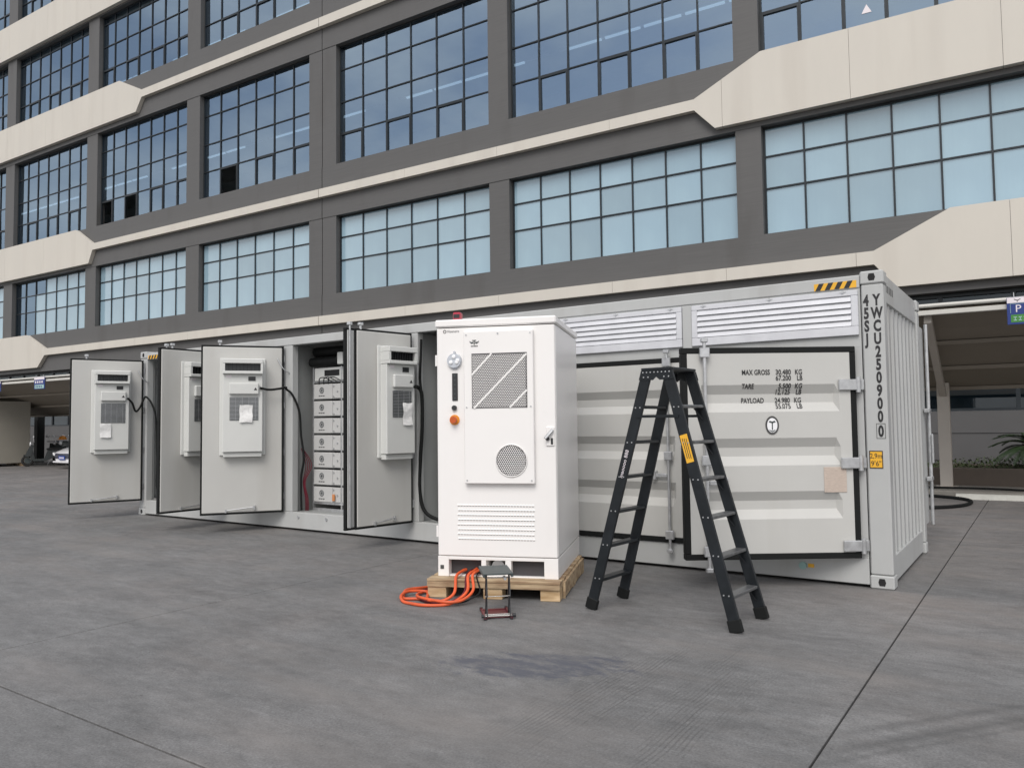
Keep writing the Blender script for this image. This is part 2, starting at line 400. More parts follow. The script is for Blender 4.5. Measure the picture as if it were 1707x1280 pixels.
def concrete():
    m = bpy.data.materials.new('yard_concrete'); m.use_nodes = True
    t = m.node_tree; b = t.nodes['Principled BSDF']; L = t.links.new
    co = t.nodes.new('ShaderNodeNewGeometry')
    def noise(scale, stretch=(1, 1, 1), det=6, rough=0.6):
        mp_ = t.nodes.new('ShaderNodeMapping'); mp_.inputs['Scale'].default_value = stretch
        L(co.outputs['Position'], mp_.inputs[0])
        n = t.nodes.new('ShaderNodeTexNoise'); n.inputs['Scale'].default_value = scale; n.inputs['Detail'].default_value = det
        n.inputs['Roughness'].default_value = rough
        L(mp_.outputs[0], n.inputs['Vector']); return n.outputs['Fac']
    def ramp(x, p0, c0, p1, c1):
        r = t.nodes.new('ShaderNodeValToRGB'); e = r.color_ramp.elements
        e[0].position = p0; e[0].color = (*c0, 1) if not isinstance(c0, float) else (c0, c0, c0, 1)
        e[1].position = p1; e[1].color = (*c1, 1) if not isinstance(c1, float) else (c1, c1, c1, 1)
        L(x, r.inputs[0]); return r.outputs[0]
    def mixc(f, a, c, mode='MIX'):
        x = t.nodes.new('ShaderNodeMixRGB'); x.blend_type = mode
        if isinstance(f, float): x.inputs[0].default_value = f
        else: L(f, x.inputs[0])
        L(a, x.inputs[1])
        if isinstance(c, tuple): x.inputs[2].default_value = (*c, 1)
        else: L(c, x.inputs[2])
        return x.outputs[0]
    def math_(op, a, c=None, clamp=False):
        x = t.nodes.new('ShaderNodeMath'); x.operation = op; x.use_clamp = clamp
        for i, q in enumerate((a, c)):
            if q is None: continue
            if isinstance(q, (int, float)): x.inputs[i].default_value = q
            else: L(q, x.inputs[i])
        return x.outputs[0]
    base = ramp(noise(0.55, (1, 1, 1), 8), 0.30, (0.152, 0.151, 0.151), 0.70, (0.200, 0.198, 0.197))
    base = mixc(1.0, base, ramp(noise(3.2, (0.5, 1.2, 1), 9, 0.7), 0.3, 0.78, 0.7, 1.20), 'MULTIPLY')
    base = mixc(1.0, base, ramp(noise(11, (0.7, 1.3, 1), 8, 0.75), 0.30, 0.78, 0.70, 1.20), 'MULTIPLY')
    base = mixc(1.0, base, ramp(noise(75, (1, 1, 1), 4, 0.75), 0.28, 0.62, 0.72, 1.34), 'MULTIPLY')
    base = mixc(ramp(noise(26, (1, 1, 1), 2, 0.5), 0.71, 0.0, 0.76, 0.65), base, (0.05, 0.05, 0.05))       # dark specks
    base = mixc(ramp(noise(33, (1, 1, 1), 2, 0.5), 0.70, 0.0, 0.76, 0.5), base, (0.30, 0.29, 0.28))        # pale aggregate
    base = mixc(ramp(noise(0.8, (0.35, 1.6, 1), 6), 0.50, 0.0, 0.70, 0.6), base, (0.225, 0.208, 0.196))     # worn pale streaks
    base = mixc(ramp(noise(1.5, (1, 1, 1), 9, 0.7), 0.60, 0.0, 0.72, 0.40), base, (0.085, 0.084, 0.086))    # old dark patches
    sp = t.nodes.new('ShaderNodeSeparateXYZ'); L(co.outputs['Position'], sp.inputs[0])
    X, Y = sp.outputs[0], sp.outputs[1]
    base = mixc(ramp(math_('ADD', noise(0.7, (1, 1, 1), 5), math_('MULTIPLY', Y, 0.045)), 0.36, 0.0, 0.60, 0.55), base, mixc(1.0, base, (1.08, 1.0, 0.955), 'MULTIPLY'))   # rusty dust towards the container
    base = mixc(ramp(noise(0.45, (1.3, 0.7, 1), 6), 0.44, 0.55, 0.62, 0.0), base, mixc(1.0, base, (0.80, 0.82, 0.83), 'MULTIPLY'))
    # blue-grey spill near the jack
    ca, sa = math.cos(0.5), math.sin(0.5)
    dx = math_('ADD', X, 1.55); dy = math_('ADD', Y, 3.52)
    u = math_('DIVIDE', math_('ADD', math_('MULTIPLY', dx, ca), math_('MULTIPLY', dy, sa)), 0.62)
    v = math_('DIVIDE', math_('SUBTRACT', math_('MULTIPLY', dy, ca), math_('MULTIPLY', dx, sa)), 0.30)
    d2 = math_('SQRT', math_('ADD', math_('MULTIPLY', u, u), math_('MULTIPLY', v, v)))
    d2 = math_('ADD', d2, math_('MULTIPLY', math_('SUBTRACT', noise(4.5, (0.7, 1.3, 1), 9, 0.72), 0.5), 3.0))
    base = mixc(math_('MULTIPLY', ramp(d2, 0.70, 0.9, 0.98, 0.0), ramp(noise(9, (0.6, 1.5, 1), 6, 0.7), 0.36, 0.15, 0.56, 1.0)), base, (0.078, 0.083, 0.103))
    # tyre rubber marks
    for (cy, sl, x0, wd, am) in ((-3.83, 1.28, 0.32, 0.13, 0.5), (-3.58, 1.26, 0.32, 0.09, 0.4), (-3.98, 1.30, 0.32, 0.06, 0.35)):
        q = math_('SUBTRACT', math_('SUBTRACT', Y, cy), math_('MULTIPLY', math_('SUBTRACT', X, x0), sl))
        q = math_('ADD', math_('ABSOLUTE', q), math_('MULTIPLY', math_('SUBTRACT', noise(7, (1, 1, 1), 7, 0.7), 0.5), 0.22))
        msk = math_('MULTIPLY', ramp(q, 0.0, am, wd, 0.0), ramp(math_('MULTIPLY', math_('SUBTRACT', X, x0-0.25), 1.0), 0.0, 0.0, 0.4, 1.0))
        base = mixc(msk, base, (0.05, 0.05, 0.05))
    # tined (grooved) finish running along Y, worn away in places
    wv = t.nodes.new('ShaderNodeMath'); wv.operation = 'SINE'
    xw = math_('ADD', X, math_('MULTIPLY', noise(0.9, (1, 1, 1), 2), 0.12))
    L(math_('MULTIPLY', xw, 2*math.pi/0.027), wv.inputs[0])
    gx = math_('ADD', math_('DIVIDE', math_('ADD', X, 0.72), 1.15), 0.0)
    gy = math_('DIVIDE', math_('ADD', Y, 3.6), 2.3)
    gd = math_('SQRT', math_('ADD', math_('MULTIPLY', gx, gx), math_('MULTIPLY', gy, gy)))
    sw = math_('ABSOLUTE', math_('SUBTRACT', math_('MODULO', math_('ADD', X, 10.0), 0.62), 0.31))
    gm = math_('MULTIPLY', ramp(sw, 0.20, 1.0, 0.27, 0.25), math_('MULTIPLY', ramp(math_('ADD', gd, math_('MULTIPLY', noise(1.6, (2.5, 0.6, 1), 5), 0.9)), 0.75, 1.0, 1.45, 0.10), ramp(noise(2.6, (3.2, 0.5, 1), 4), 0.40, 0.15, 0.6, 1.0)))
    gro = math_('MULTIPLY', math_('POWER', math_('ADD', math_('MULTIPLY', wv.outputs[0], 0.5), 0.5), 3.0), gm)
    base = mixc(math_('MULTIPLY', gro, 0.6), base, (0.075, 0.074, 0.073))
    L(base, b.inputs['Base Color'])
    L(ramp(noise(2.0), 0.3, 0.52, 0.7, 0.78), b.inputs['Roughness'])
    b.inputs['Specular IOR Level'].default_value = 0.35
    bp = t.nodes.new('ShaderNodeBump'); bp.inputs['Strength'].default_value = 0.5; bp.inputs['Distance'].default_value = 0.004
    h = math_('SUBTRACT', math_('ADD', math_('MULTIPLY', noise(90, (1, 1, 1), 3), 0.6), math_('MULTIPLY', noise(9), 0.6)), math_('MULTIPLY', gro, 0.8))
    L(h, bp.inputs['Height']); L(bp.outputs[0], b.inputs['Normal'])
    return m
M['concrete'] = concrete()
M['joint'] = mat('joint_dirt', (0.03, 0.028, 0.026), 0.95, var=0.3, scale=10)
M['earth'] = mat('far_ground', (0.12, 0.118, 0.115), 0.85, var=0.15, scale=0.3)

# ------------------------------------------------------------------ ground
ground = tag(empty('ground'), kind='structure')
MB().quad((-500, -500, -0.034), (500, -500, -0.034), (500, 500, -0.034), (-500, 500, -0.034)).build('joint_bed', M['joint'], ground)
xs = [0.25-5.15*k for k in range(10, 0, -1)]+[0.25, 5.4, 10.55, 15.7, 20.85]
ys = [-17.5, -11.5, -5.55, 3.55, 9.75, 30]
for i in range(len(xs)-1):
    for j in range(len(ys)-1):
        gl = 0.0065 if abs(xs[i]+4.9) < 0.01 else 0.0055
        gr_ = 0.0065 if abs(xs[i+1]+4.9) < 0.01 else 0.0055
        MB().box(xs[i]+gl, xs[i+1]-gr_, ys[j]+0.007, ys[j+1]-0.007, -0.03, 0.0, 0.003).build('concrete_slab', M['concrete'], ground)
x0, x1, y0, y1 = xs[0], xs[-1], ys[0], ys[-1]
far = MB()
for (a, b_, c, d) in ((-500, 500, -500, y0-.01), (-500, 500, y1+.01, 500), (-500, x0-.01, y0, y1), (x1+.01, 500, y0, y1)):
    far.quad((a, c, -0.004), (b_, c, -0.004), (b_, d, -0.004), (a, d, -0.004))
far.build('far_yard', M['earth'], ground)

# ------------------------------------------------------------------ office building (local x along the facade, y into it)
TH = 0.039
bld = thing('office_building', 'long dark grey office building with beige bands and gridded blue windows behind the container', 'building', (0, 15, 0), TH)
K = 1.358
def FU(u): return 0.2772+K*(u-0.5112)
def FZ(z): return 1.5275+K*(z-1.5275)
bays = [(-48.6, -42.9, 7), (-42.2, -36.3, 7), (-35.55, -29.83, 7), (-29.10, -23.47, 7), (-22.75, -17.35, 6), (-16.20, -10.65, 6), (-10.03, -4.17, 7), (-3.62, 2.25, 7), (2.85, 8.7, 7)]
UL, UR = FU(-49.3), FU(9.4)
UJ = FU(-16.78)
floors = [dict(z=[5.50, 6.52, 7.22, 7.86], low=True), dict(z=[9.43, 10.41, 11.37, 12.38, 13.12]), dict(z=[14.76, 15.66, 16.6, 17.5, 17.82]), dict(z=[19.38, 20.3, 21.3, 22.3])]
RN = 0.24                                    # window recess
# spandrel walls, split at the expansion joint
lv = [3.93]+[q for f in floors for q in (f['z'][0], f['z'][-1])]+[24.0]
for k in range(0, len(lv), 2):
    for a, b_ in ((UL, UJ-.02), (UJ+.02, UR)):
        MB().box(a, b_, 0.0, 0.45, FZ(lv[k]), FZ(lv[k+1])).build('spandrel', M['wall'], bld)
cols = []
edges = [-49.3]+[q for b_ in bays for q in b_[:2]]+[9.4]
for k in range(0, len(edges), 2):
    cols.append((edges[k], edges[k+1]))
for f in floors:
    for a, b_ in cols:
        a_, c_ = FU(a), FU(b_)
        if a_ < UJ < c_:
            for p, q in ((a_, UJ-.02), (UJ+.02, c_)):
                MB().box(p, q, 0.02, 0.45, FZ(f['z'][0]), FZ(f['z'][-1])).build('column', M['wall'], bld)
        else:
            MB().box(a_, c_, 0.02, 0.45, FZ(f['z'][0]), FZ(f['z'][-1])).build('column', M['wall'], bld)
MB().box(UJ-.05, UJ+.05, 0.5, 0.56, FZ(3.93), FZ(24)).build('joint_backing', M['wall'], bld)
# beige bands: wide at both ends, chamfering to a thin strip between
def band(zb, zt, tb, tt, Lt, Ltip, Lb, Rb, Rtip, Rt):
    bot = [(-49.3, zb), (Lb, zb), (Ltip, tb), (Rtip, tb), (Rb, zb), (9.4, zb)]
    top = [(-49.3, zt), (Lt, zt), (Ltip, tt), (Rtip, tt), (Rt, zt), (9.4, zt)]
    def at(P, u):
        for (a, za), (b_, zb_) in zip(P, P[1:]):
            if a <= u <= b_: return za+(zb_-za)*(u-a)/(b_-a)
    cuts = [-49.3]+[x_ for x_ in (-45.9, -42.5, -39.2, -35.9, -32.7, -29.45, -26.2, -23.1, -20.0, -16.78, -13.4, -10.3, -7.1, -4.4, -1.8, .8, 3.4, 6.2)]+[9.4]
    for a, b_ in zip(cuts, cuts[1:]):
        g = .003
        if abs(a+16.78) < .01: a += .008
        if abs(b_+16.78) < .01: b_ -= .008
        a += g; b_ -= g
        lo = [(a, at(bot, a))]+[p for p in bot if a < p[0] < b_]+[(b_, at(bot, b_))]
        hi = [(a, at(top, a))]+[p for p in top if a < p[0] < b_]+[(b_, at(top, b_))]
        MB().prism([(FU(u), FZ(z)) for u, z in lo+hi[::-1]], -0.20, -0.002).build('facade_band', M['band'], bld)
band(4.09, 5.49, 4.57, 4.84, -33.94, -32.48, -33.02, -1.11, -1.48, -0.14)
band(7.97, 9.42, 8.47, 8.72, -30.29, -29.08, -29.35, -4.57, -5.03, -3.55)
band(13.30, 14.75, 13.78, 14.06, -27.41, -25.97, -26.33, -9.3, -9.8, -8.3)
band(17.88, 19.37, 18.38, 18.66, -23.9, -22.5, -22.9, -13.2, -13.7, -12.2)
# windows
pane_cache = {}
def pane_mesh(wd, ht, m):
    k = (round(wd, 3), round(ht, 3), m.name)
    if k not in pane_cache:
        pane_cache[k] = MB().quad((-wd/2, 0, -ht/2), (wd/2, 0, -ht/2), (wd/2, 0, ht/2), (-wd/2, 0, ht/2)).mesh('pane', m, False)
    return pane_cache[k]
open_panes = {(1, 3, 0, 0), (1, 3, 0, 2), (1, 4, 0, 1)}
for fi, f in enumerate(floors):
    zs = [FZ(q) for q in f['z']]
    for bi, (a, b_, n) in enumerate(bays):
        u0, u1 = FU(a), FU(b_)
        cw = (u1-u0)/n
        win = empty('window', (u0, RN, zs[0])); win.parent = bld
        fr = MB(); t = 0.024
        H = zs[-1]-zs[0]; W_ = u1-u0
        fr.box(0.001, 0.06, 0, .09, 0, H); fr.box(W_-.06, W_-.001, 0, .09, 0, H)
        fr.box(.06, W_-.06, 0, .09, 0.001, .06); fr.box(.06, W_-.06, 0, .09, H-.06, H-.001)
        for k in range(1, n): fr.box(k*cw-t, k*cw+t, 0.002, .088, .06, H-.06)
        for q in zs[1:-1]:
            z = q-zs[0]
            for k in range(n):
                xa = k*cw+(t if k else .06); xb = (k+1)*cw-(t if k < n-1 else .06)
                fr.box(xa, xb, 0.004, .086, z-.022, z+.022)
        if not f.get('low'):
            z = zs[1]-zs[0]-.03
            for k in range((bi+1) % 2, n, 2):          # opening sashes in the bottom row
                xa = k*cw+(t if k else .06); xb = (k+1)*cw-(t if k < n-1 else .06)
                fr.box(xa, xb, -.012, .05, z-.05, z-.002); fr.box(xa, xa+.05, -.012, .05, .062, z-.05); fr.box(xb-.05, xb, -.012, .05, .062, z-.05)
        fr.build('window_frame', M['mullion'], win)
        pm = M['pane_low'] if f.get('low') else M['pane']
        film = pm
        for r_ in range(len(zs)-1):
            zc = (zs[r_]+zs[r_+1])/2-zs[0]; hh = zs[r_+1]-zs[r_]-.05
            for k in range(n):
                xo = (k+.5)*cw; yo = .045
                if (fi, bi, r_, k) in open_panes: xo += cw*0.97 if k < n-1 else -cw; yo = .062
                if f.get('low'): pm = M['pane'] if (bi == 2 and (k < 2 or (k == 2 and r_ == 2))) else film  # clear glass in this bay stands in for a dark reflection
                p = link('pane', pane_mesh(cw-.05, hh, pm), win, (xo, yo, zc))
                p.rotation_euler = (random.gauss(0, .0035), 0, random.gauss(0, .0035))
# rooms behind the glass
NB = 9.5
for fi, f in enumerate(floors):
    z0, z1 = FZ(f['z'][0]), FZ(f['z'][-1])
    MB().box(UL, UR, .46, NB, z0-.65, z0-.35).build('floor_slab', M['interior'], bld)
    MB().box(UL, UR, .46, NB, z1+.12, z1+.2).build('room_ceiling', M['interior'], bld)
    MB().box(UL, UR, NB, NB+.2, z0-.35, z1+.12).build('room_wall', M['interior'], bld)
    if not f.get('low'):
        for bi, (a, b_, n) in enumerate(bays[1:8]):
            u0, u1 = FU(a), FU(b_)
            for (n_, zz) in ((4.3, z1-.75),):
                c = MB(); k0 = u0+.2
                while k0+1.5 < u1+.3:
                    c.box(k0, k0+1.45, n_-.05, n_+.05, zz-.05, zz)
                    k0 += 1.62
                c.build('ceiling_light', M['tube'], bld)
                rail = MB().box(u0-.2, u1+.2, n_-.07, n_+.07, zz+.01, zz+.07)
                for q in (u0+.6, (u0+u1)/2, u1-.6): rail.cyl((q, n_, zz+.07), (q, n_, z1+.12), .015, 6)
                rail.build('light_rail', M['alu'], bld)
# ground floor: glazing above a rendered plinth, set back below the first band
GZ = FZ(3.93)
MB().box(UL, UR, 0.30, 0.50, 0.0, 1.72).build('plinth_wall', M['plinth'], bld)
MB().box(UL, UR, 0.28, 0.302, 1.16, 1.19).build('plinth_ledge', M['plinth'], bld)
gw = empty('window', (0, 0.36, 1.72)); gw.parent = bld
fr = MB(); u = UL
while u < UR:
    fr.box(u-.05, u+.05, 0, .1, 0.0, GZ-1.72-.01); u += 1.62
fr.box(UL, UR, .005, .095, 0.002, .07); fr.box(UL, UR, .005, .095, 1.45, 1.53); fr.box(UL, UR, .005, .095, GZ-1.72-.1, GZ-1.72-.02)
fr.build('window_frame', M['mullion'], gw)
u = UL
while u < UR-1.6:
    for (za, zb) in ((.07, 1.45), (1.53, GZ-1.84)):
        p = link('pane', pane_mesh(1.52, zb-za, M['pane_dark']), gw, (u+.81, .05, (za+zb)/2))
        p.rotation_euler = (random.gauss(0, .003), 0, random.gauss(0, .003))
    u += 1.62
MB().box(UL, UR, .46, 8, -.02, .02).build('ground_floor_slab', M['interior'], bld)
MB().box(UL, UR, 8, 8.2, .02, GZ).build('room_wall', M['interior'], bld)
# body of the block
MB().box(UL-.3, UL-.001, 0.0, 12, 0, FZ(24)).build('end_wall', M['wall'], bld)
MB().box(UR+.001, UR+.3, 0.0, 12, 0, FZ(24)).build('end_wall', M['wall'], bld)
MB().box(UL, UR, 11.7, 12, 0, FZ(24)).build('rear_wall', M['wall'], bld)
MB().box(UL, UR, .46, 11.69, FZ(24)-.3, FZ(24)-.01).build('roof', M['wall'], bld)
# white triangle sticker on a second-floor pane (rescue window mark)
MB().prism([(FU(-1.585), FZ(9.80)), (FU(-1.395), FZ(9.80)), (FU(-1.49), FZ(9.98))], RN+.03, RN+.036).build('triangle_sticker', M['signw'], bld)

# ------------------------------------------------------------------ carports
PROF = [(0.0, 3.40), (0.5, 3.29), (1.0, 3.15), (1.49, 2.98), (2.0, 2.82), (2.5, 2.66), (3.0, 2.50), (3.5, 2.34), (4.0, 2.18)]
def pz(n):
    for (a, za), (b_, zb) in zip(PROF, PROF[1:]):
        if a <= n <= b_: return za+(zb-za)*(n-a)/(b_-a)
    return PROF[-1][1]
def carport(label, x0, x1, posts, locy):
    c = thing('carport', label, 'carport', (0, locy, 0), TH)
    m = MB()
    us = [x0+(x1-x0)*k/40 for k in range(41)]
    m.grid(us, [p[0] for p in PROF], lambda u, v: (u, v, pz(v)))
    m.grid(us, [p[0] for p in PROF], lambda u, v: (u, v, pz(v)+.035))
    m.build('roof_sheet', M['membrane'], c, recalc=False)
    g = MB().cyl((x0, -.03, 3.45), (x1, -.03, 3.45), .035, 10)
    g.build('edge_tube', M['gutter'], c)
    MB().box(x0, x1, -.03, .02, 3.29, 3.375, .01).build('fascia', M['gutter'], c)
    for n_ in (1.49, 2.75, 3.9):
        MB().box(x0, x1, n_-.025, n_+.025, pz(n_)-.085, pz(n_)-.012).build('purlin', M['membrane'], c)
    for p in posts:
        MB().box(p-.115, p+.115, 3.585, 3.815, 0.0, 2.28, .01).build('post', M['post'], c)
        MB().box(p-.2, p+.2, 3.5, 3.9, 0.101, .125).build('base_plate', M['post'], c)
        a = MB()
        pts = [(p, .15, 3.40-.15), (p, 1.0, pz(1.0)-.2), (p, 2.0, pz(2.0)-.24), (p, 3.0, pz(3.0)-.28), (p, 3.66, 2.05)]
        for q, r_ in zip(pts, pts[1:]): a.bar(q, (r_[0], r_[1]+.01, r_[2]), .12, .16)
        a.build('arm', M['post'], c)
    return c
carport('beige carport beside the right end of the shipping container, one post standing on a kerb', -2.2, 9.5, (-.42, 5.2), 7.2)
carport('beige carport at far left with a car and scooters under it', -48.0, -21.5, (-46.0, -24.4), 7.2)

def fpt(u, n, z):            # carport/facade frame of the carports -> world
    return (u*math.cos(TH)-n*math.sin(TH), 7.2+u*math.sin(TH)+n*math.cos(TH), z)
def sign(label, u, zb, zt, wd, big):
    s = thing('parking_sign', label, 'sign', fpt(u, -.09, zb), TH, 'parking signs hanging from the carport edges')
    h = zt-zb
    MB().box(0, wd, 0, .03, 0, h, .004).build('sign_board', M['signb'], s)
    MB().box(.004, wd-.004, -.003, -.001, h*.79, h-.004).build('header_strip', M['signw'], s)
    if big:
        text('letter', 'P', M['signw'], s, (.11, -.003, h*.45), (1, 0, 0), (0, 0, 1), h*.27, 1.0)
        m = MB()
        for (a, b_, c, d) in ((.045, .05, h*.42, h*.76), (.255, .26, h*.42, h*.76), (.045, .26, h*.755, h*.765)): m.box(a, b_, -.004, -.001, c, d)
        m.build('outline', M['signt'], s)
        MB().box(.05, .30, -.003, -.001, h*.08, h*.36).build('green_label', M['signg'], s)
        MB().box(.302, wd-.03, -.003, -.001, h*.08, h*.36).build('pale_label', M['signw'], s)
        m = MB()
        for k in range(3):
            x = .085+.068*k
            m.box(x, x+.045, -.006, -.0035, h*.25, h*.28); m.box(x, x+.045, -.006, -.0035, h*.14, h*.17); m.box(x+.018, x+.028, -.006, -.0035, h*.17, h*.25)
        m.build('lettering', M['signt'], s)
        m = MB().box(.36, .50, -.003, -.001, h*.62, h*.66).box(.42, .44, -.003, -.001, h*.48, h*.74).box(.36, .5, -.003, -.001, h*.5, h*.53)
        m.build('blue_lettering', M['signw'], s)
        e = MB().prism([(.10, h*.94), (.145, h*.89), (.19, h*.94), (.19, h*.915), (.15, h*.87), (.15, h*.83), (.14, h*.83), (.14, h*.87), (.10, h*.915)], -.006, -.0035)
        e.build('emblem', M['ink_grey'], s)
        m = MB()
        for k in range(6): m.box(.25+.045*k, .28+.045*k, -.006, -.0035, h*.85, h*.92)
        m.build('header_lettering', M['ink_grey'], s)
    else:
        MB().box(.05, wd-.03, -.003, -.001, h*.06, h*.36).build('teal_label', M['signt'], s)
        m = MB()
        for k in range(4): m.box(.07+.15*k, .15+.15*k, -.003, -.001, h*.5, h*.68)
        m.build('lettering', M['signw'], s)
        m = MB()
        for k in range(4): m.box(.12+.12*k, .18+.12*k, -.005, -.0035, h*.14, h*.28)
        m.build('small_lettering', M['signb'], s)
    m = MB(); m.cyl((.1, .015, h), (.1, .015, h+.08), .008, 6); m.cyl((wd-.1, .015, h), (wd-.1, .015, h+.08), .008, 6)
    m.build('hanger', M['galv'], s)
sign('blue and green parking sign with white P under the right carport edge', .735, 3.03, 3.47, 1.1, True)
sign('small blue parking sign above the beige crate at far left edge', -32.85, 3.02, 3.41, .72, False)
sign('small blue parking sign above the white car at far left', -29.62, 3.02, 3.46, .72, False)

# pavement, planter, hedge, cycad, wheel stop, hose at the right
pv = tag(empty('pavement'), kind='structure')
MB().box(-6, 14, 9.95, 11.5, -.02, .10, .02).build('kerb', M['paving'], pv)
pl = thing('planter', 'low brown planter wall in front of the ground-floor windows at right', 'planter', (0, 11.502, 0))
MB().box(-6, 14, 0, .14, 0, .47, .01).build('planter_wall', M['planter'], pl)
MB().box(-6, 14, .141, 3.2, 0, .40).build('soil', M['soil'], pl)
m = MB()
for k in range(5200):
    x = random.uniform(-3, 6); y = random.uniform(12.0, 14.2)
    hz = .40+.22*random.random()*(0.55+.45*math.sin(x*1.3+y))
    s = random.uniform(.03, .065); a = random.uniform(0, 6.28); tl = random.uniform(-.9, .9)
    d = Vector((math.cos(a), math.sin(a), tl)).normalized(); e = d.cross(Vector((0, 0, 1))).normalized()
    c = Vector((x, y, max(hz, .43)))
    m._add([c-d*s, c+e*s*.4, c+d*s, c-e*s*.4], [(0, 1, 2, 3)])
tag(m.build('ground_cover', M['leaf'], None, recalc=False), 'low green ground cover growing in the brown planter', 'hedge', kind='stuff')
cy = thing('cycad', 'dark cycad palm with arching feathery fronds in the planter at right edge', 'plant', (.98, 13.0, .40))
MB().cyl((0, 0, 0), (0, 0, .45), .17, 10, .14).build('trunk', M['bark'], cy)
for k in range(34):
    m = MB(); a = 2*math.pi*k/34+random.uniform(-.12, .12); up_ = random.uniform(.25, 1.25); Lf = random.uniform(.85, 1.1)
    pts = []
    for i in range(9):
        t = i/8
        r_ = Lf*t*math.cos(up_*(1-.5*t)); z = .45+Lf*(math.sin(up_)*t-.62*t*t)
        pts.append(Vector((math.cos(a)*r_, math.sin(a)*r_, z)))
    m.tube(pts, .009, 5, 1)
    sd_ = Vector((-math.sin(a), math.cos(a), 0))
    for i in range(1, 40):
        t = i/40; j = min(int(t*8), 7); p = pts[j].lerp(pts[j+1], t*8-j); tg = (pts[j+1]-pts[j]).normalized()
        ll = .17*math.sin(math.pi*min(t*.9+.12, 1))+.03
        for s in (-1, 1):
            q = p+sd_*s*ll*.8+tg*ll*.6+Vector((0, 0, .02)); wv_ = tg*.017
            m._add([p-wv_, q, p+wv_], [(0, 1, 2)])
    m.build('frond', M['frond'], cy, recalc=False)
ws = MB().prism([(-.62, 0), (.62, 0), (.60, .10), (-.60, .10)], -.07, .07)
o = ws.build('wheel_stop', M['white_paint']); o.location = (.32, 9.42, .0); o.rotation_euler = (0, 0, .09)
tag(o, 'white painted concrete wheel stop lying before the right carport post', 'wheel stop')
m = MB().tube([(-1.6, 9.5, .03), (-.77, 9.5, .03), (-.31, 9.25, .03), (-.04, 8.9, .03), (.03, 8.35, .03), (-.1, 7.7, .03), (-.5, 7.2, .03), (-1.4, 7.0, .03), (-2.4, 7.4, .03)], .03, 8, 6)
tag(m.build('hose', M['rubber']), 'black hose curled on the ground behind the container corner', 'hose')
m = MB().tube([(-1.6, 10.3, .125), (.1, 10.5, .125), (.9, 10.35, .125), (2.2, 10.6, .125)], .02, 8, 6)
tag(m.build('cable', M['rubber']), 'thin dark cable lying along the kerb in front of the planter', 'cable')

# ------------------------------------------------------------------ things under the left carport
cr_ = thing('storage_crate', 'tall beige crate on skids under the left carport, next to the scooters', 'crate', (-34.80, 8.15, 0), -.20)
MB().box(-2.6, 0, -3.4, 0, .14, 2.75, .01).build('crate_body', M['crate'], cr_)
for y in (-3.3, -1.8, -.35):
    MB().box(-2.58, -.02, y, y+.22, 0, .138).build('skid', M['wood'], cr_)
MB().box(.001, .02, -3.4, .0, .14, .24).build('bottom_rail', M['crate'], cr_)
# white car, facing the yard
car = thing('parked_car', 'white car under the left carport showing its bonnet, dark grille and blue plate', 'car', (-30.1, 7.27, 0), 0.0)
st = [  # y, half width, z bottom, z belt, z top, half width top
    (0.00, .62, .30, .55, .62, .55), (.10, .82, .22, .62, .70, .72), (.45, .89, .20, .72, .82, .80), (1.05, .91, .20, .84, .93, .80),
    (1.35, .91, .20, .88, 1.02, .76), (1.95, .91, .20, .90, 1.40, .62), (2.5, .91, .20, .90, 1.46, .60), (3.2, .91, .20, .91, 1.43, .60), (3.85, .90, .20, .93, 1.10, .68),
    (4.4, .86, .24, .90, 1.02, .72), (4.6, .70, .34, .80, .92, .60)]
m = MB(); rings = []
for (y, hw, zb, zm, zt, ht) in st:
    rings.append([(-hw*.86, y, zb), (-hw, y, zb+.12), (-hw, y, (zb+zm)/2), (-hw*.985, y, zm), (-ht, y, zt-.03), (-ht*.7, y, zt), (0, y, zt+.012),
                  (ht*.7, y, zt), (ht, y, zt-.03), (hw*.985, y, zm), (hw, y, (zb+zm)/2), (hw, y, zb+.12), (hw*.86, y, zb)])
vs = [p for r_ in rings for p in r_]; n = 13
m._add(vs, [(i*n+k, i*n+(k+1) % n, (i+1)*n+(k+1) % n, (i+1)*n+k) for i in range(len(rings)-1) for k in range(n)], True)
m._add(vs, [list(range(n)), [(len(rings)-1)*n+k for k in range(n)]])
m.build('body', M['car'], car)
m = MB()
m._add([(-.70, 1.37, 1.055), (.70, 1.37, 1.055), (.56, 1.90, 1.40), (-.56, 1.90, 1.40)], [(0, 1, 2, 3)])
for s in (-1, 1):
    m._add([(s*.895, 1.55, .935), (s*.895, 3.6, .955), (s*.64, 3.2, 1.385), (s*.65, 2.0, 1.36)], [(0, 1, 2, 3)])
m.build('car_window', M['car_gl'], car, recalc=False)
MB().box(-.60, .60, -.03, .05, .40, .60, .02).build('grille', M['navy'], car)
m = MB()
for z in (.44, .50, .56): m.box(-.58, .58, -.036, -.031, z, z+.012)
m.build('grille_bar', M['chrome'], car)
b_ = MB().box(-.72, .72, -.045, .02, .24, .31, .015); b_.build('bumper_lip', M['car'], car)
MB().box(-.23, .23, -.056, -.046, .36, .51, .003).build('number_plate', M['plate_blue'], car)
m = MB()
for k in range(5): m.box(-.18+.075*k, -.13+.075*k, -.059, -.0565, .40, .47)
m.build('plate_lettering', M['signw'], car)
for s in (-1, 1):
    MB().prism([(s*.62, .50), (s*.80, .54), (s*.82, .64), (s*.62, .60)], -.0, .10).build('headlight', M['lens'], car)
    MB().sph((s*1.0, 1.55, 1.0), .1, 10, 6, (1, .6, .7)).build('wing_mirror', M['car'], car)
    for y in (.85, 3.65):
        wl = MB().cyl((s*.72, y, .32), (s*.915, y, .32), .32, 20).build('wheel', M['tyre'], car)
        MB().cyl((s*.90, y, .32), (s*.925, y, .32), .2, 14).build('rim', M['alu'], wl)

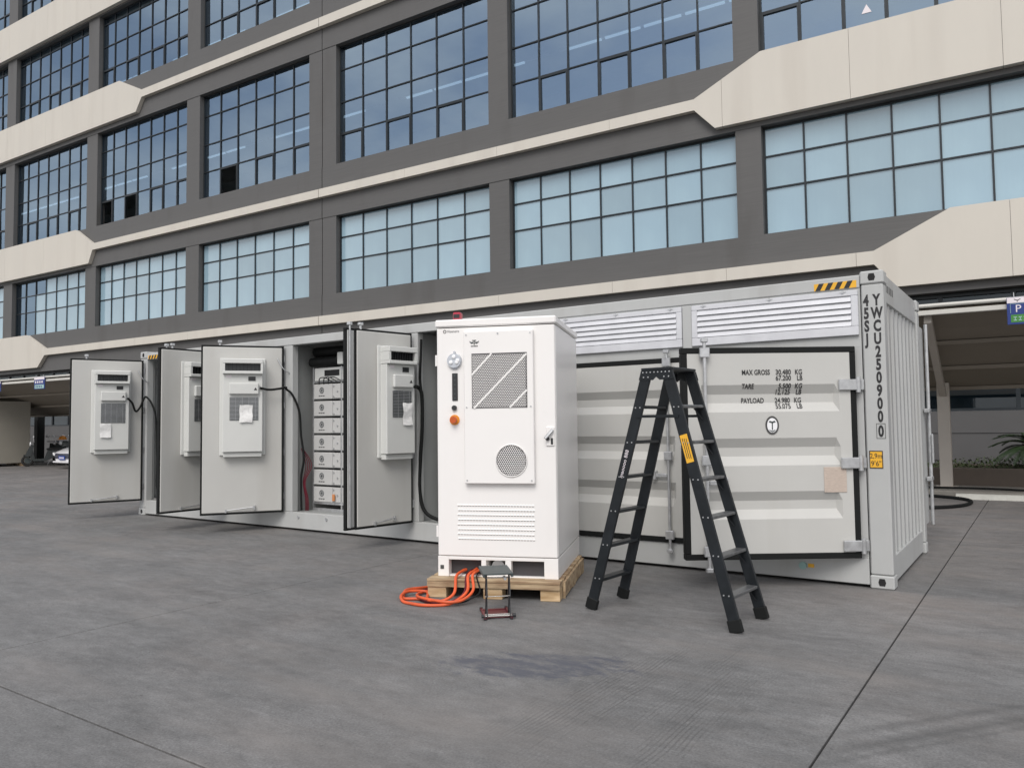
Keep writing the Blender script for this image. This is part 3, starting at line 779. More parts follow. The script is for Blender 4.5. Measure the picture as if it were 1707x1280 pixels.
def scooter(label, loc, rz, box=False):
    s = thing('scooter', label, 'scooter', loc, rz, 'scooters under the left carport')      # faces local -y
    for y in (-.62, .60):
        wl = MB().ring((0, y, .24), (1, 0, 0), .19, .05, 18, 8).build('wheel', M['tyre'], s)
        MB().cyl((-.03, y, .24), (.03, y, .24), .13, 12).build('rim', M['jack_top'], wl)
    MB().prism([(-.42, .22), (.05, .20), (.30, .34), (.78, .55), (.80, .66), (.10, .66), (-.02, .32), (-.36, .30), (-.44, .70), (-.50, .78), (-.58, .72), (-.52, .36)], -.19, .19, 'x').build('body', M['scoot'], s)
    MB().prism([(-.72, .40), (-.50, .42), (-.40, .86), (-.50, .92), (-.66, .62)], -.21, .21, 'x').build('front_shield', M['scoot'], s)
    MB().box(-.17, .17, .10, .90, .36, .60, .06).build('side_panel', M['black_pl'], s)
    MB().box(-.16, .16, .62, .92, .76, 1.02, .04).build('top_box', M['scoot'], s)
    MB().box(-.14, .14, .05, .78, .665, .75, .03).build('seat', M['black_pl'], s)
    MB().cyl((0, -.62, .30), (0, -.46, .95), .03, 8).build('fork', M['galv'], s)
    MB().box(-.06, .06, -.78, -.48, .44, .49, .02).build('mudguard', M['scoot'], s)
    hb = MB().cyl((-.34, -.40, .99), (.34, -.40, .99), .018, 8).build('handlebar', M['black_pl'], s)
    for q in (-1, 1):
        MB().cyl((q*.24, -.40, .99), (q*.30, -.42, 1.20), .008, 6).sph((q*.31, -.42, 1.23), .075, 10, 6, (1, .4, .8)).build('mirror', M['lens'], s)  # white stands in for the sky reflected in the mirrors
    MB().sph((0, -.52, .93), .10, 12, 8, (1, .5, 1)).build('headlight', M['lens'], s)
    MB().cyl((.12, .1, .05), (.2, .2, .25), .012, 6).build('kickstand', M['galv'], s)
    return s
scooter('dark green scooter leaning low in front of the beige crate', (-33.9, 8.35, 0), -.42)
scooter('black scooter with round white headlight behind the low scooter', (-36.4, 10.0, 0), 1.0)
scooter('black scooter parked nearest the white car with an orange helmet on it', (-35.7, 9.9, 0), 1.05)
hm = MB().sph((0, 0, 0), .16, 14, 10, (1, 1.15, .95), True).box(-.15, .15, -.2, .1, -.03, 0)
o = hm.build('helmet', M['orange']); o.location = (-35.55, 9.85, 1.10); o.rotation_euler = (0, 0, .8)
tag(o, 'orange helmet resting on the handlebar of the scooter by the white car', 'helmet')
m = MB().box(-.17, .17, -.17, .17, 0, 2.35, .02).build('black_upright', M['rubber'])  # plain upright black box behind the crate
m.location = (-38.3, 10.1, 0)
tag(m, 'tall black upright block standing between the beige crate and the scooters', 'column')

# ------------------------------------------------------------------ shipping container
con = thing('shipping_container', 'long light grey shipping container with open insulated doors, louvres and black stencilled numbers', 'container')
CL, CW, CH = -12.192, 2.438, 2.896
C_ = M['cont']
def part(name, mt, *boxes, b=0.006, parent=None):
    m = MB()
    for q in boxes: m.box(*q, b)
    return m.build(name, mt, parent or con)
for x in (0, CL+.19):
    for y in (0, CW-.17):
        part('corner_post', C_, (x-.19, x, y, y+.17, .125, CH-.125), b=.012)
for x in (-.19, CL):
    for y in (0, CW-.17):
        for z in (0, CH-.122):
            cs = MB().box(x-.006, x+.196, y-.006, y+.176, z, z+.122, .012).build('corner_casting', M['cont'], con)
            yy = y-.008 if y == 0 else y+.178
            xc = x+.095
            MB().prism([(xc-.022, z+.03), (xc+.022, z+.03), (xc+.032, z+.06), (xc+.022, z+.095), (xc-.022, z+.095), (xc-.032, z+.06)], yy, yy+(.004 if y == 0 else -.004)).build('casting_hole', M['void'], cs)
part('bottom_rail', C_, (CL+.2, -.2, .0, .10, .03, .265))
part('bottom_rail', C_, (CL+.2, -.2, CW-.1, CW, .03, .265))
part('bottom_rail', C_, (-.13, -.02, .19, CW-.19, .03, .27))
part('top_rail', C_, (CL+.2, -.2, .0, .10, 2.75, 2.865))
part('top_rail', C_, (CL+.2, -.2, CW-.1, CW, 2.75, 2.865))
part('end_rail', C_, (-.12, -.015, .19, CW-.19, 2.62, 2.885))
part('end_rail', C_, (CL+.015, CL+.12, .19, CW-.19, 2.62, 2.885))
part('floor', M['cont_in'], (CL+.2, -.2, .11, CW-.11, .20, .262), b=0)
part('rear_wall', M['cont_in'], (CL+.2, -.2, CW-.09, CW-.04, .266, 2.748), b=0)
# roof with cross corrugations, edge highlight put into their lighter colour
part('roof', C_, (CL+.15, -.15, .05, CW-.05, 2.866, 2.876), b=0)
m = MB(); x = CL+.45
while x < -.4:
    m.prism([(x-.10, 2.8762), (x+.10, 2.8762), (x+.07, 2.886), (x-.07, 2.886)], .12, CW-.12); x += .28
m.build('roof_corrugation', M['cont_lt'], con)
# corrugated end wall (ribs run up)
us = []; ds = []; y = .19; k = 0
pitch = .258
while y < CW-.19-.05:
    for du, d in ((0, 0), (.085, 0), (.125, .04), (.218, .04), (pitch-.0001, 0)):
        if y+du <= CW-.19: us.append(y+du); ds.append(d)
    y += pitch
us.append(CW-.19); ds.append(0)
dm = dict(zip(us, ds))
MB().grid(us, [.27, 2.62], lambda u, v: (-.03-dm[u], u, v)).build('end_wall', M['cont'], con, recalc=False)
MB().grid(us, [.27, 2.75], lambda u, v: (CL+.03+dm[u], u, v)).build('end_wall', M['cont'], con, recalc=False)
# hidden-side lining and partitions
for x in (-8.2, -5.69, -9.6, -3.62):
    part('partition', M['cont_in'], (x-.03, x+.03, .12, CW-.1, .265, 2.745), b=0)
# front frame: posts between the openings, header strips
for a, b_ in ((CL+.2, -11.98), (-9.72, -9.50), (-8.30, -8.10), (-5.78, -5.62), (-3.72, -3.46)):
    part('door_post', C_, (a, b_, .004, .12, .266, 2.749), b=.008)
part('header_panel', C_, (-3.459, -.2, .012, .07, 2.20, 2.749), b=0)
part('centre_post', C_, (-1.93, -1.83, -.006, .010, 2.26, 2.74), b=.003)
part('door_sill', C_, (-3.459, -.2, .012, .11, .266, .285), b=0)
part('hidden_jamb', C_, (-.26, -.2, .012, .11, .286, 2.199), b=0)
# louvres
for (a, b_) in ((-3.46, -1.935), (-1.825, -.215)):
    fr = MB(); z0, z1 = 2.31, 2.73
    fr.box(a, b_, -.02, .008, z1-.05, z1, .004); fr.box(a, b_, -.02, .008, z0, z0+.085, .004)
    fr.box(a, a+.06, -.02, .008, z0+.086, z1-.051, .004); fr.box(b_-.06, b_, -.02, .008, z0+.086, z1-.051, .004)
    lf = fr.build('louvre_frame', M['louvre'], con)
    MB().box(a+.06, b_-.06, .002, .007, z0+.086, z1-.05).build('louvre_backing', M['ac_grille'], lf)
    for k in range(5):
        zc = z0+.088+k*.057
        MB().prism([(-.024, zc), (-.021, zc-.002), (.0, zc+.053), (-.003, zc+.056)], a+.061, b_-.061, 'x').build('slat', M['louvre'], lf)
    bt = MB()
    for q in (.08, .5, .92):
        xx = a+(b_-a)*q; bt.cyl((xx, -.03, z1-.012), (xx, -.02, z1-.012), .012, 8); bt.box(xx-.03, xx+.03, -.023, -.0205, z1-.018, z1-.006)
    bt.build('bolt', M['galv'], lf)
# hazard stripes
for (a, b_) in ((-.60, -.225), (-11.95, -11.55)):
    hs = MB().box(a, b_, -.003, -.001, 2.755, 2.822).build('hazard_strip', M['yellow'], con)
    m = MB(); x = a+.01
    while x < b_-.08:
        m.prism([(x, 2.755), (x+.045, 2.755), (x+.08, 2.822), (x+.035, 2.822)], -.0045, -.0032); x += .085
    m.build('black_stripe', M['ink'], hs)
# stencilled numbers on the corner post
def vtext(chars, x, z0, dz, h):
    for k, ch in enumerate(chars):
        if ch != ' ': text('stencil_letter', ch, M['ink'], con, (x, -.0075 if z0-dz*k > 2.77 else -.0015, z0-dz*k), (1, 0, 0), (0, 0, 1), h, .64, 'CENTER', gap=1, bold=.06)
vtext('YWCU250900', -.060, 2.575, .1185, .098)
text('stencil_letter', '0', M['ink'], con, (-.060, -.0015, 1.375), (1, 0, 0), (0, 0, 1), .098, .64, 'CENTER', bold=.06)
vtext('45SJ', -.148, 2.575, .1185, .098)
m = MB()
for q in ((-.098, -.022, 1.355, 1.359), (-.098, -.022, 1.488, 1.492), (-.098, -.094, 1.3592, 1.4878), (-.026, -.022, 1.3592, 1.4878)): m.box(q[0], q[1], -.003, -.001, q[2], q[3])
m.build('check_digit_frame', M['ink_grey'], con)
hl = MB().box(-.166, -.052, -.003, -.001, 1.085, 1.245).build('height_label', M['yellow'], con)
m = MB()
for q in ((-.166, -.052, 1.085, 1.093), (-.166, -.052, 1.237, 1.245), (-.166, -.159, 1.0932, 1.2368), (-.059, -.052, 1.0932, 1.2368)): m.box(q[0], q[1], -.0045, -.0032, q[2], q[3])
m.build('label_border', M['ink'], hl)
text('label_text', '2,9m', M['ink'], hl, (-.109, -.0045, 1.177), (1, 0, 0), (0, 0, 1), .045, .82, 'CENTER')
text('label_text', '9\'6"', M['ink'], hl, (-.109, -.0045, 1.108), (1, 0, 0), (0, 0, 1), .045, .9, 'CENTER')
# small print on the end rail
m = MB()
for k in range(5): m.box(-.0149, -.0135, .24+k*.09, .255+k*.09+.03, 2.72, 2.79)
m.build('end_rail_marking', M['ink_grey'], con)

def frame_xf(hx, hy, fx, fy):
    """door frame: local x from hinge to free edge, local y out of the face the camera sees, local z up"""
    a = Vector((fx-hx, fy-hy, 0)).normalized(); n = Vector((-a.y, a.x, 0))
    return Matrix(((a.x, n.x, 0, hx), (a.y, n.y, 0, hy), (0, 0, 1, 0), (0, 0, 0, 1)))
def gasket(xf, w_, z0, z1, d0, d1, t, door):
    m = MB(xf)
    m.box(0, w_, d0, d1, z0, z0+t, .006); m.box(0, w_, d0, d1, z1-t, z1, .006)
    m.box(0, t, d0, d1, z0+t, z1-t, .006); m.box(w_-t, w_, d0, d1, z0+t, z1-t, .006)
    m.build('gasket', M['rubber'], door)
def lock_rod(xf, s, d, z0, z1, door):
    m = MB(xf)
    m.cyl((s, d, z0), (s, d, z1), .016, 10)
    m.build('lock_rod', M['galv'], door)
    for z in (z0+.12, (z0+z1)/2-.1, z1-.16):
        MB(xf).box(s-.045, s+.045, d-.02, d+.022, z, z+.09, .006).build('rod_bracket', M['galv'], door)
    for z in (z0, z1): MB(xf).box(s-.03, s+.03, d-.025, d+.025, z-.02, z+.02, .006).build('rod_cam', M['galv'], door)
def inner_door(hx, hy, fx, fy, w_, th=.075):
    xf = frame_xf(hx, hy, fx, fy)
    z0, z1 = .262, 2.735
    d = MB(xf).box(.03, w_-.025, -th, 0.0, z0+.028, z1-.028, .008).build('door', M['cont_lt'], con)
    gasket(xf, w_, z0, z1, -th+.003, -.012, .03, d)
    m = MB(xf).cyl((w_*.36, .035, z0+.10), (w_*.70, .035, z0+.06), .009, 8)
    m.box(w_*.35, w_*.37, 0, .045, z0+.06, z0+.12).box(w_*.69, w_*.71, 0, .045, z0+.03, z0+.08)
    m.build('stay_bar', M['galv'], d)
    if th > .05: lock_rod(xf, w_*.78, -.10, z0+.02, z1+.06, d)
    else: MB(xf).cyl((w_*.9, -.02, z1-.01), (w_*.9, -.02, z1+.06), .016, 10).box(w_*.9-.03, w_*.9+.03, -.045, .005, z1+.04, z1+.075, .006).build('rod_cam', M['galv'], d)
    hg = MB(xf)
    for z in (.45, 1.1, 1.8, 2.5): hg.box(-.05, .05, -th-.02, -th+.001, z, z+.1, .004)
    hg.build('hinge', M['galv'], d)
    m = MB(xf).tube([(.10, .02, 2.55), (.02, .05, 2.40), (-.08, .02, 2.33)], .008, 6, 4)
    m.build('door_stay', M['galv'], d)
    return d, xf
def ac_unit(xf, s0, wd=.55, mesh_paper=(.12, .2, .28, .3), note=None):
    s1 = s0+wd
    u = MB(xf)
    u.box(s0, s1, .0, .15, 1.17, 2.30, .008)
    u = u.build('air_conditioner', M['ac'], con)
    if note: u['label'] = note
    MB(xf).box(s0-.045, s1+.045, .001, .03, 1.12, 2.54, .008).build('mounting_plate', M['ac'], u)
    h = MB(xf)
    h.box(s0-.002, s1+.002, .002, .21, 2.455, 2.52, .006); h.box(s0-.002, s1+.002, .002, .21, 2.302, 2.345, .006)
    h.box(s0-.002, s0+.03, .002, .205, 2.345, 2.455); h.box(s1-.03, s1+.002, .002, .205, 2.345, 2.455)
    h.build('outlet_hood', M['ac'], u)
    v = MB(xf); v.box(s0+.031, s1-.031, .03, .12, 2.346, 2.454); v.build('outlet_throat', M['ac_grille'], u)
    v = MB(xf)
    for k in range(9): v.box(s0+.06+k*(wd-.12)/8.5, s0+.066+k*(wd-.12)/8.5, .122, .185, 2.347, 2.453)
    v.build('outlet_vane', M['black_pl'], u)
    MB(xf).box(s0+.055, s1-.085, .151, .20, 2.005, 2.17, .012).build('terminal_cover', M['ac'], u)
    g = MB(xf); g.box(s0+.06, s1-.095, .151, .156, 1.63, 1.965); g.build('grille', M['ac_grille'], u)
    g = MB(xf)
    for k in range(17): g.box(s0+.065, s1-.10, .157, .164, 1.645+k*.0188, 1.650+k*.0188)
    for k in range(4): g.box(s0+.10+k*.09, s0+.103+k*.09, .1645, .168, 1.632, 1.962)
    g.build('grille_wire', M['galv'], u)
    MB(xf).box(s0+.10, s0+.20, .151, .158, 2.205, 2.265).build('display', M['black_pl'], u)
    MB(xf).box(s1-.12, s1-.045, .151, .153, 2.25, 2.285).build('white_label', M['signw'], u)
    MB(xf).prism([(s0+.075, 2.065), (s0+.125, 2.065), (s0+.10, 2.105)], .2005, .202).build('warning_triangle', M['ink'], u)
    m = MB(xf)
    a, b_, c, d = mesh_paper
    nx = 8; nz_ = 10
    m.grid([s0+a+c*i/nx for i in range(nx+1)], [1.63+b_-.2+d*j/nz_ for j in range(nz_+1)],
           lambda s, z: (s+.003*math.sin(z*40), .170+.006*random.random()+.006*math.sin(z*25+s*9), z+.003*math.sin(s*50)), True)
    m.build('paper_note', M['paper'], u, recalc=False)
    f = MB(xf); f.box(s0+.01, s1-.01, .002, .11, 1.10, 1.165, .004)
    f.build('condensate_tray', M['ac'], u)
    return u
# the four doors that stand open, inner face with its air conditioner towards the yard
dA, xA = inner_door(-12.0, -.05, -12.405, -1.078, 1.14); ac_unit(xA, .25, .53, (.28, -.05, .17, .24))
dB, xB = inner_door(-9.60, -.05, -9.646, -1.148, 1.12); ac_unit(xB, .22, .53, (.16, .22, .17, .2))
dC, xC = inner_door(-8.22, -.05, -8.899, -.982, 1.16); ac_unit(xC, .31, .55, (.14, .17, .18, .25))
dD, xD = inner_door(-5.655, -.05, -5.80, -.94, .90, .04); ac_unit(xD, .09, .45, (.06, .10, .15, .28))
def outer_door(hx, fx, fy, w_, th):
    xf = frame_xf(hx, -.05, fx, fy); z0, z1 = .262, 2.735
    d = MB(xf).box(.03, w_-.03, -th, 0, z0+.028, z1-.028, .008).build('door', M['cont'], con)
    gasket(xf, w_, z0, z1, -th-.003, -.008, .034, d)
    MB(xf).cyl((w_-.055, .012, z0+.03), (w_-.055, .012, z1+.05), .011, 8).box(w_-.085, w_-.03, -.02, .03, z1+.03, z1+.07, .006).build('lock_rod', M['galv'], d)
    return d
outer_door(-5.785, -5.845, -1.06, 1.01, .05)
outer_door(-9.74, -9.78, -1.08, 1.0, .05)
# closed left door and half-open right door with pressed horizontal grooves
def ribbed_door(xf, w_, z0, z1, tops, name, free_right=False):
    e = .055
    zz = [z0+e]; zd = [0]
    for t in sorted(tops):
        zz += [t-.25, t-.165, t-.085, t]; zd += [0, 1, 1, 0]
    zz.append(z1-e); zd.append(0)
    D = dict(zip(zz, zd)); uu = [e, .16, .20, w_-.22, w_-.18, w_-e]; ud = [0, 0, 1, 1, 0, 0]; UD = dict(zip(uu, ud))
    m = MB(xf)
    m.grid(uu, zz, lambda s, z: (s, -.045*UD[s]*D[z], z))
    m.grid([e, w_-e], [z0+e, z1-e], lambda s, z: (s, -.09, z))
    d = m.build(name, M['cont_lt'], con, recalc=False)
    gasket(xf, w_, z0, z1, -.085, .004, .055, d)
    return d
xR = frame_xf(-.25, -.04, -1.569, -.967)
xR = xR @ Matrix.Rotation(0, 4, 'Z')
dR = ribbed_door(xR, 1.61, .272, 2.205, (1.86, 1.37, .885), 'door')
dR['label'] = 'half-open right door with weight markings'
xL = frame_xf(-3.455, -.03, -1.85, -.03)
xL = Matrix(((1, 0, 0, -3.455), (0, -1, 0, -.02), (0, 0, 1, 0), (0, 0, 0, 1)))
dL = ribbed_door(xL, 1.60, .272, 2.205, (1.87, 1.38, .895), 'door')
for (xf, s) in ((xR, 1.405), (xL, 1.36)):
    dd = dR if xf is xR else dL
    lock_rod(xf, s, .045, .19, 2.27, dd)
    m = MB(xf).box(s-.16, s-.02, .03, .05, .95, .99, .006); m.box(s-.19, s-.14, .0, .06, .92, 1.02, .008)
    m.build('lock_handle', M['galv'], dd)
for z in (.335, 1.085, 1.80):
    m = MB(xR); m.box(-.015, .17, .005, .03, z, z+.10, .006); m.cyl((-.01, .02, z-.02), (-.01, .02, z+.12), .022, 10)
    m.build('hinge', M['galv'], dR)
    part('hinge_lug', M['galv'], (-.262, -.187, -.028, -.002, z+.0, z+.10))
# weight markings (door local x runs right to left, so writing goes along -x)
XV = -Vector((xR[0][0], xR[1][0], 0)); NV = Vector((xR[0][1], xR[1][1], 0))
groove_tops = (1.86, 1.37, .885)
def dpt(s, z, off=.004): return xR @ Vector((s, off, z))
rows = [(1.952, 'MAX GROSS', '30.480', 'KG'), (1.898, '', '67.200', 'LB'), (1.824, 'TARE', '5.500', 'KG'), (1.770, '', '12.125', 'LB'), (1.694, 'PAYLOAD', '24.980', 'KG'), (1.640, '', '55.075', 'LB')]
def gdepth(z):
    for t in groove_tops:
        if t-.25 <= z <= t:
            if z > t-.085: return -.045*(t-z)/.085
            if z > t-.165: return -.045
            return -.045*(z-(t-.25))/.085
    return 0.0
def drape(o):
    """follow the pressed grooves with the stencilled print"""
    inv = xR.inverted()
    bm = bmesh.new(); bm.from_mesh(o.data)
    for _ in range(1): bmesh.ops.subdivide_edges(bm, edges=[e for e in bm.edges if e.calc_length() > .015], cuts=2)
    for v in bm.verts:
        p = inv @ v.co; p.y += gdepth(p.z); v.co = xR @ p
    bm.to_mesh(o.data); bm.free()
for z, a, b_, c in rows:
    kw = dict(th=.0015, bold=.02)
    if a: drape(text('weight_marking', a, M['ink'], dR, dpt(1.055, z), XV, (0, 0, 1), .046, .72, **kw))
    drape(text('weight_marking', b_, M['ink'], dR, dpt(.60, z), XV, (0, 0, 1), .046, .80, 'RIGHT', **kw))
    drape(text('weight_marking', c, M['ink'], dR, dpt(.495, z), XV, (0, 0, 1), .046, .76, 'RIGHT', **kw))
# oval inspection emblem
def oval(rx, rz, n=28): return [(.787+rx*math.cos(2*math.pi*k/n), 1.487+rz*math.sin(2*math.pi*k/n)) for k in range(n)]
em = MB(xR).prism(oval(.062, .085), .002, .005).build('emblem', M['ink_grey'], dR)
MB(xR).prism(oval(.047, .066), .0052, .0065).build('emblem_field', M['lens'], em)
m = MB(xR)
m.box(.782, .792, .0067, .008, 1.445, 1.52); m.prism([(.76, 1.44), (.787, 1.425), (.815, 1.44), (.815, 1.447), (.787, 1.436), (.76, 1.447)], .0067, .008)
m.prism([(.755, 1.515), (.787, 1.505), (.82, 1.515), (.81, 1.53), (.787, 1.52), (.765, 1.53)], .0067, .008)
m.build('emblem_figure', M['jack_top'], em)
dp = MB(xR).box(.118, .325, .002, .006, .87, 1.10, .002).build('data_plate', M['plate_beige'], dR)
m = MB(xR)
for k in range(9):
    m.box(.135, .225, .0062, .007, .89+k*.022, .896+k*.022); m.box(.235, .308, .0062, .007, .89+k*.022, .896+k*.022)
m.build('plate_print', M['plate_beige'], dp)
# container number plates / small fittings on the bottom rail
m = MB()
for x in (-7.95, -7.35, -5.2, -4.7): m.cyl((x, -.012, .20), (x, 0, .20), .022, 10)
m.build('drain_plug', M['galv'], con)
m = MB().cyl((-.78, -.03, .155), (-.78, 0, .155), .035, 12); m.build('earth_stud', M['signt'], con)
MB().box(-.735, -.68, -.004, -.001, .14, .175).build('earth_label', M['yellow'], con)
# open rear door edge with its lock rods, seen past the end wall
rdx = Matrix.Translation((-.03, CW+.02, 0)) @ Matrix.Rotation(R(90), 4, 'Z')
rd = MB(rdx).box(0, .36, -.02, .05, .3, 2.62, .006).build('rear_door', M['cont'], con)
for z in (.8, 1.6): MB(rdx).box(.1, .3, -.09, -.03, z, z+.05, .008).build('rod_bracket', M['galv'], rd)
MB(rdx).cyl((.30, -.06, .28), (.30, -.06, 2.66), .02, 10).build('lock_rod', M['galv'], rd)
MB(rdx).box(.26, .34, -.10, -.075, 1.0, 1.35, .01).build('lock_handle', M['galv'], rd)
# black ducts at the head of the third bay, inner bracket
for (z, y, r_) in ((2.66, .42, .075), (2.50, .34, .07)):
    MB().cyl((-8.05, y, z), (-6.7, y, z), r_, 16).build('duct', M['rubber'], con)
MB().box(-7.42, -7.30, .26, .36, 2.44, 2.62, .01).build('duct_bracket', M['ac'], con)
# cords from the air conditioners into the bays
def dp_(xf, s, d, z): return tuple(xf @ Vector((s, d, z)))
def cord(pts, r_=.017): return MB().tube(pts, r_, 8, 6).build('power_cord', M['rubber'], con)
cord([dp_(xC, .35, .17, 2.10), dp_(xC, .22, .16, 2.075), dp_(xC, .08, .15, 2.09), dp_(xC, -.02, .12, 2.11), (-8.16, -.06, 2.09), (-8.09, .0, 2.0), (-8.055, .1, 1.75), (-8.05, .13, 1.4), (-8.0, .14, 1.05), (-8.06, .14, .75), (-8.05, .14, .28)])
cord([dp_(xA, .28, .16, 2.06), dp_(xA, .20, .14, 1.97), dp_(xA, .14, .1, 1.83), dp_(xA, .07, .1, 1.90), dp_(xA, .01, .1, 2.05), (-11.92, -.04, 2.08), (-11.80, -.01, 1.95), (-11.74, .03, 1.7), (-11.72, .05, 1.0), (-11.72, .06, .45), (-11.6, .2, .30)])
cord([dp_(xD, .10, .17, 2.02), (-5.56, -.06, 2.02), (-5.545, .0, 1.92), (-5.56, .02, 1.5), (-5.60, .03, 1.1), (-5.62, .03, .7), (-5.56, .05, .42), (-5.40, .1, .31), (-5.2, .15, .29)], .024)
cord([(-5.60, .06, 2.66), (-5.605, .05, 2.4), (-5.60, .03, 2.15), (-5.55, .0, 1.95)], .016)
# wiring loom at the left of the battery bay
m = MB()
for k in range(4):
    m.tube([(-8.08+.012*k, .16, 1.2), (-8.02+.02*k, .2+.02*k, .95), (-8.06+.015*k, .18, .7), (-8.03+.02*k, .2, .45), (-8.05+.02*k, .22, .27)], .006, 5, 4)
m.build('wiring_loom', M['jack_red'], con)

# ------------------------------------------------------------------ battery rack in the third bay
rk = thing('battery_rack', 'steel rack of stacked pale battery modules inside the open third bay of the container', 'battery rack', (-8.02, .35, .263))
X0 = 0.0; PW = .61
fr = MB()
for k in range(4):
    fr.box(k*PW-.012, k*PW+.012, -.01, .03, 0, 2.16); fr.box(k*PW-.012, k*PW+.012, .7, .74, 0, 2.16)
fr.box(-.012, 3*PW+.012, -.006, .026, .0, .04); fr.box(-.012, 3*PW+.012, -.006, .026, .10, .13); fr.box(-.012, 3*PW+.012, -.006, .026, 1.925, 1.945)
fr.build('rack_frame', M['galv'], rk)
MB().box(-.012, 3*PW+.012, .74, .76, 0, 2.17).build('rack_back', M['ac'], rk)
sl = MB()
for r_ in range(7): sl.box(.013, 3*PW, .0, .7, .128+r_*.257, .133+r_*.257)
sl.build('shelf', M['galv'], rk)
me_b = MB().box(.02, .425, -.02, .65, 0, .225, .006).mesh('battery_module', M['batt'])
me_c = MB().box(.430, PW-.016, -.016, .65, .004, .222, .004).mesh('terminal_cover', M['batt'])
f1 = MB().ring((.20, -.021, .13), (0, 1, 0), .043, .006, 20, 6)
for k in range(4):
    a = k*math.pi/4; f1.box(-.04, .04, -.024, -.0205, -.0035, .0035, 0, Matrix.Translation((.20, 0, .13)) @ Matrix.Rotation(a, 4, 'Y'))
me_f = f1.mesh('fan_guard', M['ac_grille'])
f2 = MB(); [f2.box(.135+.045*k, .170+.045*k, -.0225, -.0205, .040, .053) for k in range(3)]
me_l = f2.mesh('module_print', M['ink_grey'])
f3 = MB().cyl((.46, -.03, .19), (.46, -.015, .19), .012, 8).cyl((.46, -.03, .03), (.46, -.015, .03), .012, 8).cyl((.54, -.03, .11), (.54, -.015, .11), .012, 8)
me_t = f3.mesh('terminal', M['galv'])
for c in range(3):
    for r_ in range(7):
        b_ = link('battery_module', me_b, rk, (c*PW, 0, .134+r_*.257))
        for nm, me in (('terminal_cover', me_c), ('fan_guard', me_f), ('module_print', me_l), ('terminal', me_t)): link(nm, me, b_)
hb = MB().box(.02, 3*PW-.02, .0, .6, 1.95, 2.15, .006).build('control_box', M['ac'], rk)
MB().box(.24, .56, -.004, -.001, 2.02, 2.11).build('control_slot', M['void'], hb)  # dark plate stands in for the black slot in the box
m = MB()
for k in range(3):
    m.tube([(.14+.1*k, -.02, 1.90), (.2+.1*k, -.06, 1.985), (.32+.1*k, -.06, 1.99), (.42+.1*k, -.02, 1.93)], .008, 6, 5)
m.build('link_cable', M['black_pl'], rk)
MB().box(.45, .50, -.05, -.03, .16, .26, .006).build('link_busbar', M['copper'], rk)
# electrical cabinet in the fourth bay
ec = thing('electrical_cabinet', 'plain grey electrical cabinet inside the fourth bay beside the white cabinet', 'cabinet', (-5.60, .42, .263))
MB().box(0, .30, 0, .7, 0, 1.96, .01).build('side_panel', M['cont_in'], ec)
MB().box(.31, 1.2, -.05, .8, 0, 2.02, .02).build('cabinet_body', M['plinth'], ec)
MB().box(.36, 1.15, -.062, -.051, .08, 1.95, .004).build('cabinet_door', M['cont_in'], ec)
MB().cyl((.44, -.08, 1.35), (.44, -.062, 1.35), .02, 8).build('door_lock', M['galv'], ec)

# ------------------------------------------------------------------ wooden pallet
TC = .38
pa = thing('wooden_pallet', 'raw pine pallet under the white battery cabinet', 'pallet', (-3.425, -2.386, 0), TC)
PWD, PD, PH = 1.20, 1.42, .165
for k in range(7):
    y = k*(PD-.16)/6
    MB().box(0, PWD, y, y+.155+.004*random.random(), PH-.022, PH, .003).build('deck_board', M['wood'], pa)
for x in (.0, PWD/2-.06, PWD-.12):
    MB().box(x+.002, x+.118, .012, PD-.012, PH-.062, PH-.0225, .003).build('stringer_board', M['wood'], pa)
MB().box(.003, PWD-.003, -.006, .0115, PH-.068, PH-.024, .003).build('front_board', M['wood'], pa)
for x in (.0, PWD/2-.09, PWD-.18):
    for y in (.012, PD/2-.07, PD-.152):
        MB().box(x+.004, x+.176, y, y+.14, 0.0, PH-.0625, .004).build('block', M['wood2'], pa)
MB().prism([(.17, .012), (PD/2-.09, .012), (PD/2-.08, .0), (PD/2+.08, .0), (PD/2+.09, .012), (PD-.17, .012), (PD-.16, 0), (PD-.005, 0), (PD-.005, PH-.024), (.16, PH-.024), (.16, 0)], PWD-.002, PWD+.02, 'x').build('side_board', M['wood'], pa)

# ------------------------------------------------------------------ white battery cabinet
cb = thing('battery_cabinet', 'tall white outdoor battery cabinet standing on the wooden pallet', 'cabinet', (-3.408, -2.249, .166), TC)
W_, D_, H_ = 1.10, 1.37, 2.32
WH = M['cab']
# body shell with the fork slots left open at the base
def cpart(name, mt, *bx, b=.005, par=None):
    m = MB()
    for q in bx: m.box(*q, b)
    return m.build(name, mt, par or cb)
cpart('cabinet_body', WH, (0, W_, .03, D_, .185, H_-.075), b=.008)
cpart('roof_cap', WH, (-.012, W_+.012, -.012, D_+.012, H_-.07, H_), b=.012)
sl_ = [(.10, .403), (.447, .623), (.677, .974)]
bb = [(0, .10, .004, D_, 0, .18), (.974, W_, .004, D_, 0, .18), (.403, .447, .004, D_, 0, .15), (.623, .677, .004, D_, 0, .15), (.10, .974, .004, D_, .1505, .18), (.10, .403, .02, D_, .0, .012), (.447, .623, .02, D_, .0, .012), (.677, .974, .02, D_, .0, .012)]
cpart('base_plinth', WH, *bb, b=.003)
MB().box(.101, .402, .09, .11, .013, .15).box(.448, .622, .18, .2, .013, .15).box(.678, .973, .07, .09, .013, .15).build('slot_shade', M['cab_in'], cb)  # dark sheets stand in for the shade inside the fork slots
MB().cyl((.535, .10, .08), (.535, .17, .08), .06, 16).build('cable_gland', M['galv'], cb)
lb = MB().box(.022, .055, .001, .0035, .065, .10).build('earth_label', M['ink_grey'], cb)
dr = cpart('front_door', WH, (.004, W_-.004, 0, .028, .186, H_-.078), b=.006)
